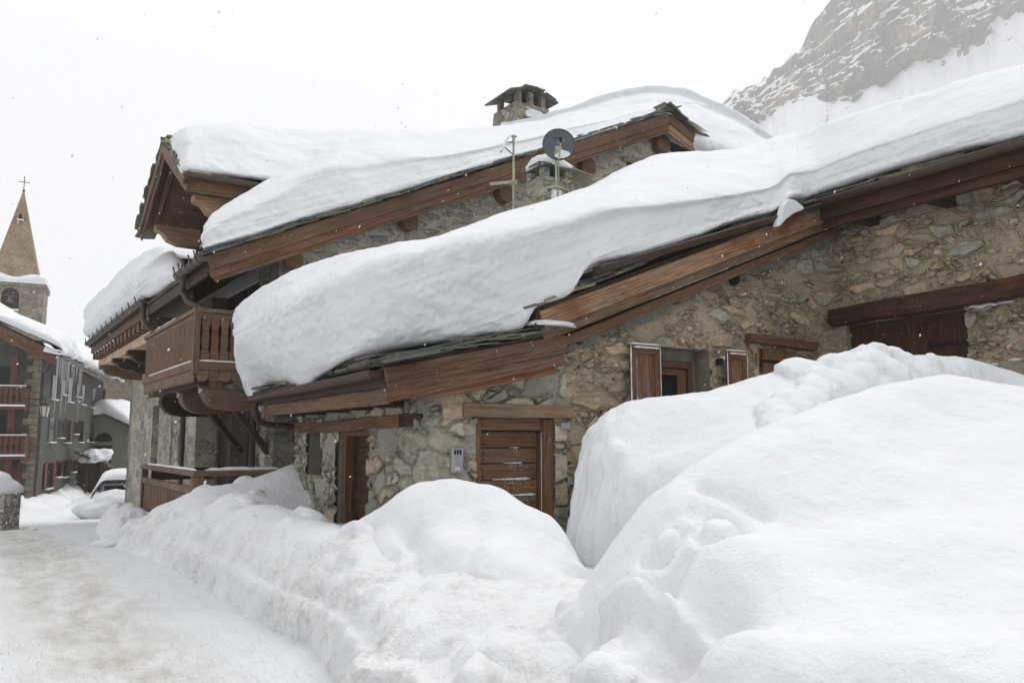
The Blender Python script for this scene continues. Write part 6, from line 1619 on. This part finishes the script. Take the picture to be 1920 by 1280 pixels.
# ================================================================ mountain
def mountain():
    """cliff above a snow slope, 380 m away; built along a fixed bearing"""
    s_, c_ = math.sin(YAW), math.cos(YAW)
    # silhouette (top of rock), foot of the cliff, as heights over lateral distance at t = 400 m
    KS = 1.75; T = 400.0 * KS
    def lat(px): return (px - 960) / F * T
    def hz(py, t=T): return EYE + t * math.tan(math.atan((640 - py) / F) + PITCH)
    top = [(1200, 330), (1300, 260), (1362, 205), (1384, 170), (1429, 142), (1486, 112), (1496, 92), (1548, 62), (1566, 24), (1600, -8), (1680, -60), (1800, -110), (1950, -170), (2150, -230), (2400, -260)]
    foot = [(1200, 345), (1300, 285), (1362, 225), (1390, 222), (1430, 232), (1470, 212), (1500, 186), (1545, 180), (1581, 208), (1630, 190), (1690, 155), (1720, 140), (1790, 112), (1840, 90), (1925, 30), (2100, -60), (2400, -150)]
    tx = np.array([lat(a) for a, _ in top]); tz = np.array([hz(b) for _, b in top])
    fx_ = np.array([lat(a) for a, _ in foot]); fz = np.array([hz(b, 380 * KS) for _, b in foot])
    U = np.linspace(lat(1200), lat(2400), 620)
    T0 = np.interp(U, tx, tz); F0 = np.interp(U, fx_, fz)
    UN = U / KS
    T0 = T0 + (fbm(UN * .06, 0, 0, 5, 201) * 2.6 + fbm(UN * .35, 0, 0, 3, 204) * .9) * KS
    F0 = F0 + fbm(UN * .12, 3, 0, 4, 202) * 2.5 * KS
    rows = 420; V = np.zeros((len(U), rows, 3)); ks = np.linspace(0, 1, rows)
    for j, k in enumerate(ks):
        if k < .42:            # snow slope rising to the cliff foot
            q = k / .42; d = KS * (240 + 140 * q); z = -8 + (F0 + 8) * q ** .82 * (d / (380 * KS))
            d = d + 0 * U
        elif k < .90:          # cliff
            q = (k - .42) / .48; d = KS * (380 + 26 * q) + 0 * U; z = F0 * 1.0 + (T0 - F0) * q
        else:
            q = (k - .90) / .10; d = KS * (406 + 90 * q) + 0 * U; z = T0 + KS * (4 * q - 18 * q * q)
        V[:, j, 0] = U * (d / T) ; V[:, j, 1] = d; V[:, j, 2] = z
    V = V / KS; X, D, Z = V[..., 0], V[..., 1], V[..., 2]
    # rock relief pushes in and out
    cl = sst(.40, .46, ks)[None] * sst(.97, .88, ks)[None]
    rel = fbm(X * .045, Z * .025, 0, 5, 210) * 13 + (1 - np.abs(fbm(X * .09, Z * .035, 2, 5, 211, .6))) * 11 - 7
    led = vnoise(X * .02, (Z - X * .40) * .20, 0, 213) * 3.4 + vnoise(X * .05, (Z - X * .45) * .5, 0, 214) * 1.6
    gl_ = -16 * np.exp(-((X - lat(1672) / KS - (Z - 190) * .10) / 4.0) ** 2)
    D = D - cl * (rel + led + gl_ * 0 + fbm(X * .5, Z * .5, 0, 3, 215) * .8) + cl * (-gl_)
    Zs = Z + (1 - cl) * sst(0, .2, ks)[None] * (fbm(X * .05, D * .05, 0, 4, 216) * 1.6) + cl * led * .3
    X, D, Zs = X * KS, D * KS, Zs * KS
    wx = D * s_ + X * c_; wy = D * c_ - X * s_
    o = grid_mesh('mountain', np.stack([wx, wy, Zs], -1), M['mountain'])
    tag(o, kind='structure')
def mountain_mat():
    n = NT('mountain_rock_snow')
    co = n.coord('Object')
    g = n.n('ShaderNodeNewGeometry'); s = n.n('ShaderNodeSeparateXYZ'); n.l(g.outputs['Normal'], s.inputs[0])
    rk_ = n.ramp(n.noise(co, .03, 6, .65), [(.34, (.075, .066, .058)), (.5, (.17, .142, .11)), (.64, (.31, .235, .15))])
    rk_ = n.mix(.8, rk_, n.ramp(n.noise(n.coord('Object', (1, 1, .25)), .16, 7, .78), [(.36, .35), (.62, 1.5)]), 'MULTIPLY')  # shading contrast put into the rock colour as stronger random tones
    mp = n.coord('Object', (1, 1, 3.2))
    so_ = n.n('ShaderNodeSeparateXYZ'); n.l(co, so_.inputs[0])
    uu = n.math('MULTIPLY_ADD', so_.outputs[0], .86, n.math('MULTIPLY', so_.outputs[1], -.51))
    cv = n.n('ShaderNodeCombineXYZ'); n.l(n.math('MULTIPLY', uu, .55), cv.inputs[0]); n.l(n.math('MULTIPLY', n.math('MULTIPLY_ADD', uu, -.42, so_.outputs[2]), 2.2), cv.inputs[2]); n.l(n.math('MULTIPLY', so_.outputs[1], .3), cv.inputs[1])
    dust = n.noise(cv.outputs[0], .13, 8, .74)
    f = n.math('ADD', n.math('MULTIPLY', s.outputs[2], 1.55), n.math('MULTIPLY', n.math('SUBTRACT', n.math('MULTIPLY_ADD', n.noise(co, .018, 4, .6), .55, n.math('MULTIPLY', dust, .62)), .585), 2.3))
    f = n.ramp(f, [(.52, 0.), (.60, 1.)])
    sp = n.ramp(n.noise(co, .32, 5, .75), [(.60, 1.), (.68, .0)])   # bare boulders in the slope
    c = n.mix(f, rk_, (.82, .83, .85))
    sl2 = n.math('GREATER_THAN', s.outputs[2], .60)
    c = n.mix(n.math('MULTIPLY', n.math('SUBTRACT', 1.0, sp), n.math('MULTIPLY', n.ramp(n.noise(co, .026, 3), [(.46, 0.), (.58, .9)]), .9)), c, rk_)
    return n.done(c, .95, n.bump(n.noise(co, .35, 6, .7), 1., 2.2), .1)
M['mountain'] = mountain_mat()
mountain()

# ================================================================ falling snow
def flakes():
    r = np.random.RandomState(4); n = 9000
    P = np.stack([r.uniform(-9, 15, n), r.uniform(1.0, 22, n), r.uniform(-.5, 9.5, n)], -1)
    d = np.linalg.norm(P - np.array((0, 0, 1.6)), axis=1); P = P[d > 3.2]; n = len(P)
    base = np.array([(1, 0, 0), (-1, 0, 0), (0, 1, 0), (0, -1, 0), (0, 0, 1), (0, 0, -1)], float)
    fc = np.array([(0, 2, 4), (2, 1, 4), (1, 3, 4), (3, 0, 4), (2, 0, 5), (1, 2, 5), (3, 1, 5), (0, 3, 5)])
    sz = r.uniform(.0025, .0065, (n, 1, 1)); st = np.ones((n, 6, 3)); tilt = r.uniform(.8, 2.6, n)
    vv = base[None] * sz; vv[..., 2] *= tilt[:, None]; vv[..., 0] += vv[..., 2] * .35
    V = (P[:, None] + vv).reshape(-1, 3); Fc = (fc[None] + (np.arange(n) * 6)[:, None, None]).reshape(-1, 3)
    me = bpy.data.meshes.new('falling_snow'); me.from_pydata(V.tolist(), [], Fc.tolist()); me.materials.append(M['snow'])
    o = bpy.data.objects.new('falling_snow', me); COL.objects.link(o)
    tag(o, 'fine snowflakes drifting down through the air', 'snowflakes', kind='stuff')
flakes()

# ================================================================ haze
hz_ = MB().box((-520, -60, -4), (1150, 1150, 620), 0).build('haze', None)
n = NT('haze_air'); n.t.nodes.clear()
out = n.n('ShaderNodeOutputMaterial'); pv = n.n('ShaderNodeVolumePrincipled')
pv.inputs['Color'].default_value = (.995, .995, .998, 1); pv.inputs['Density'].default_value = .00055; pv.inputs['Anisotropy'].default_value = .1
n.l(pv.outputs[0], out.inputs['Volume'])
hz_.data.materials.append(n.m)
tag(hz_, 'pale snowy haze filling the air', 'haze', kind='stuff')
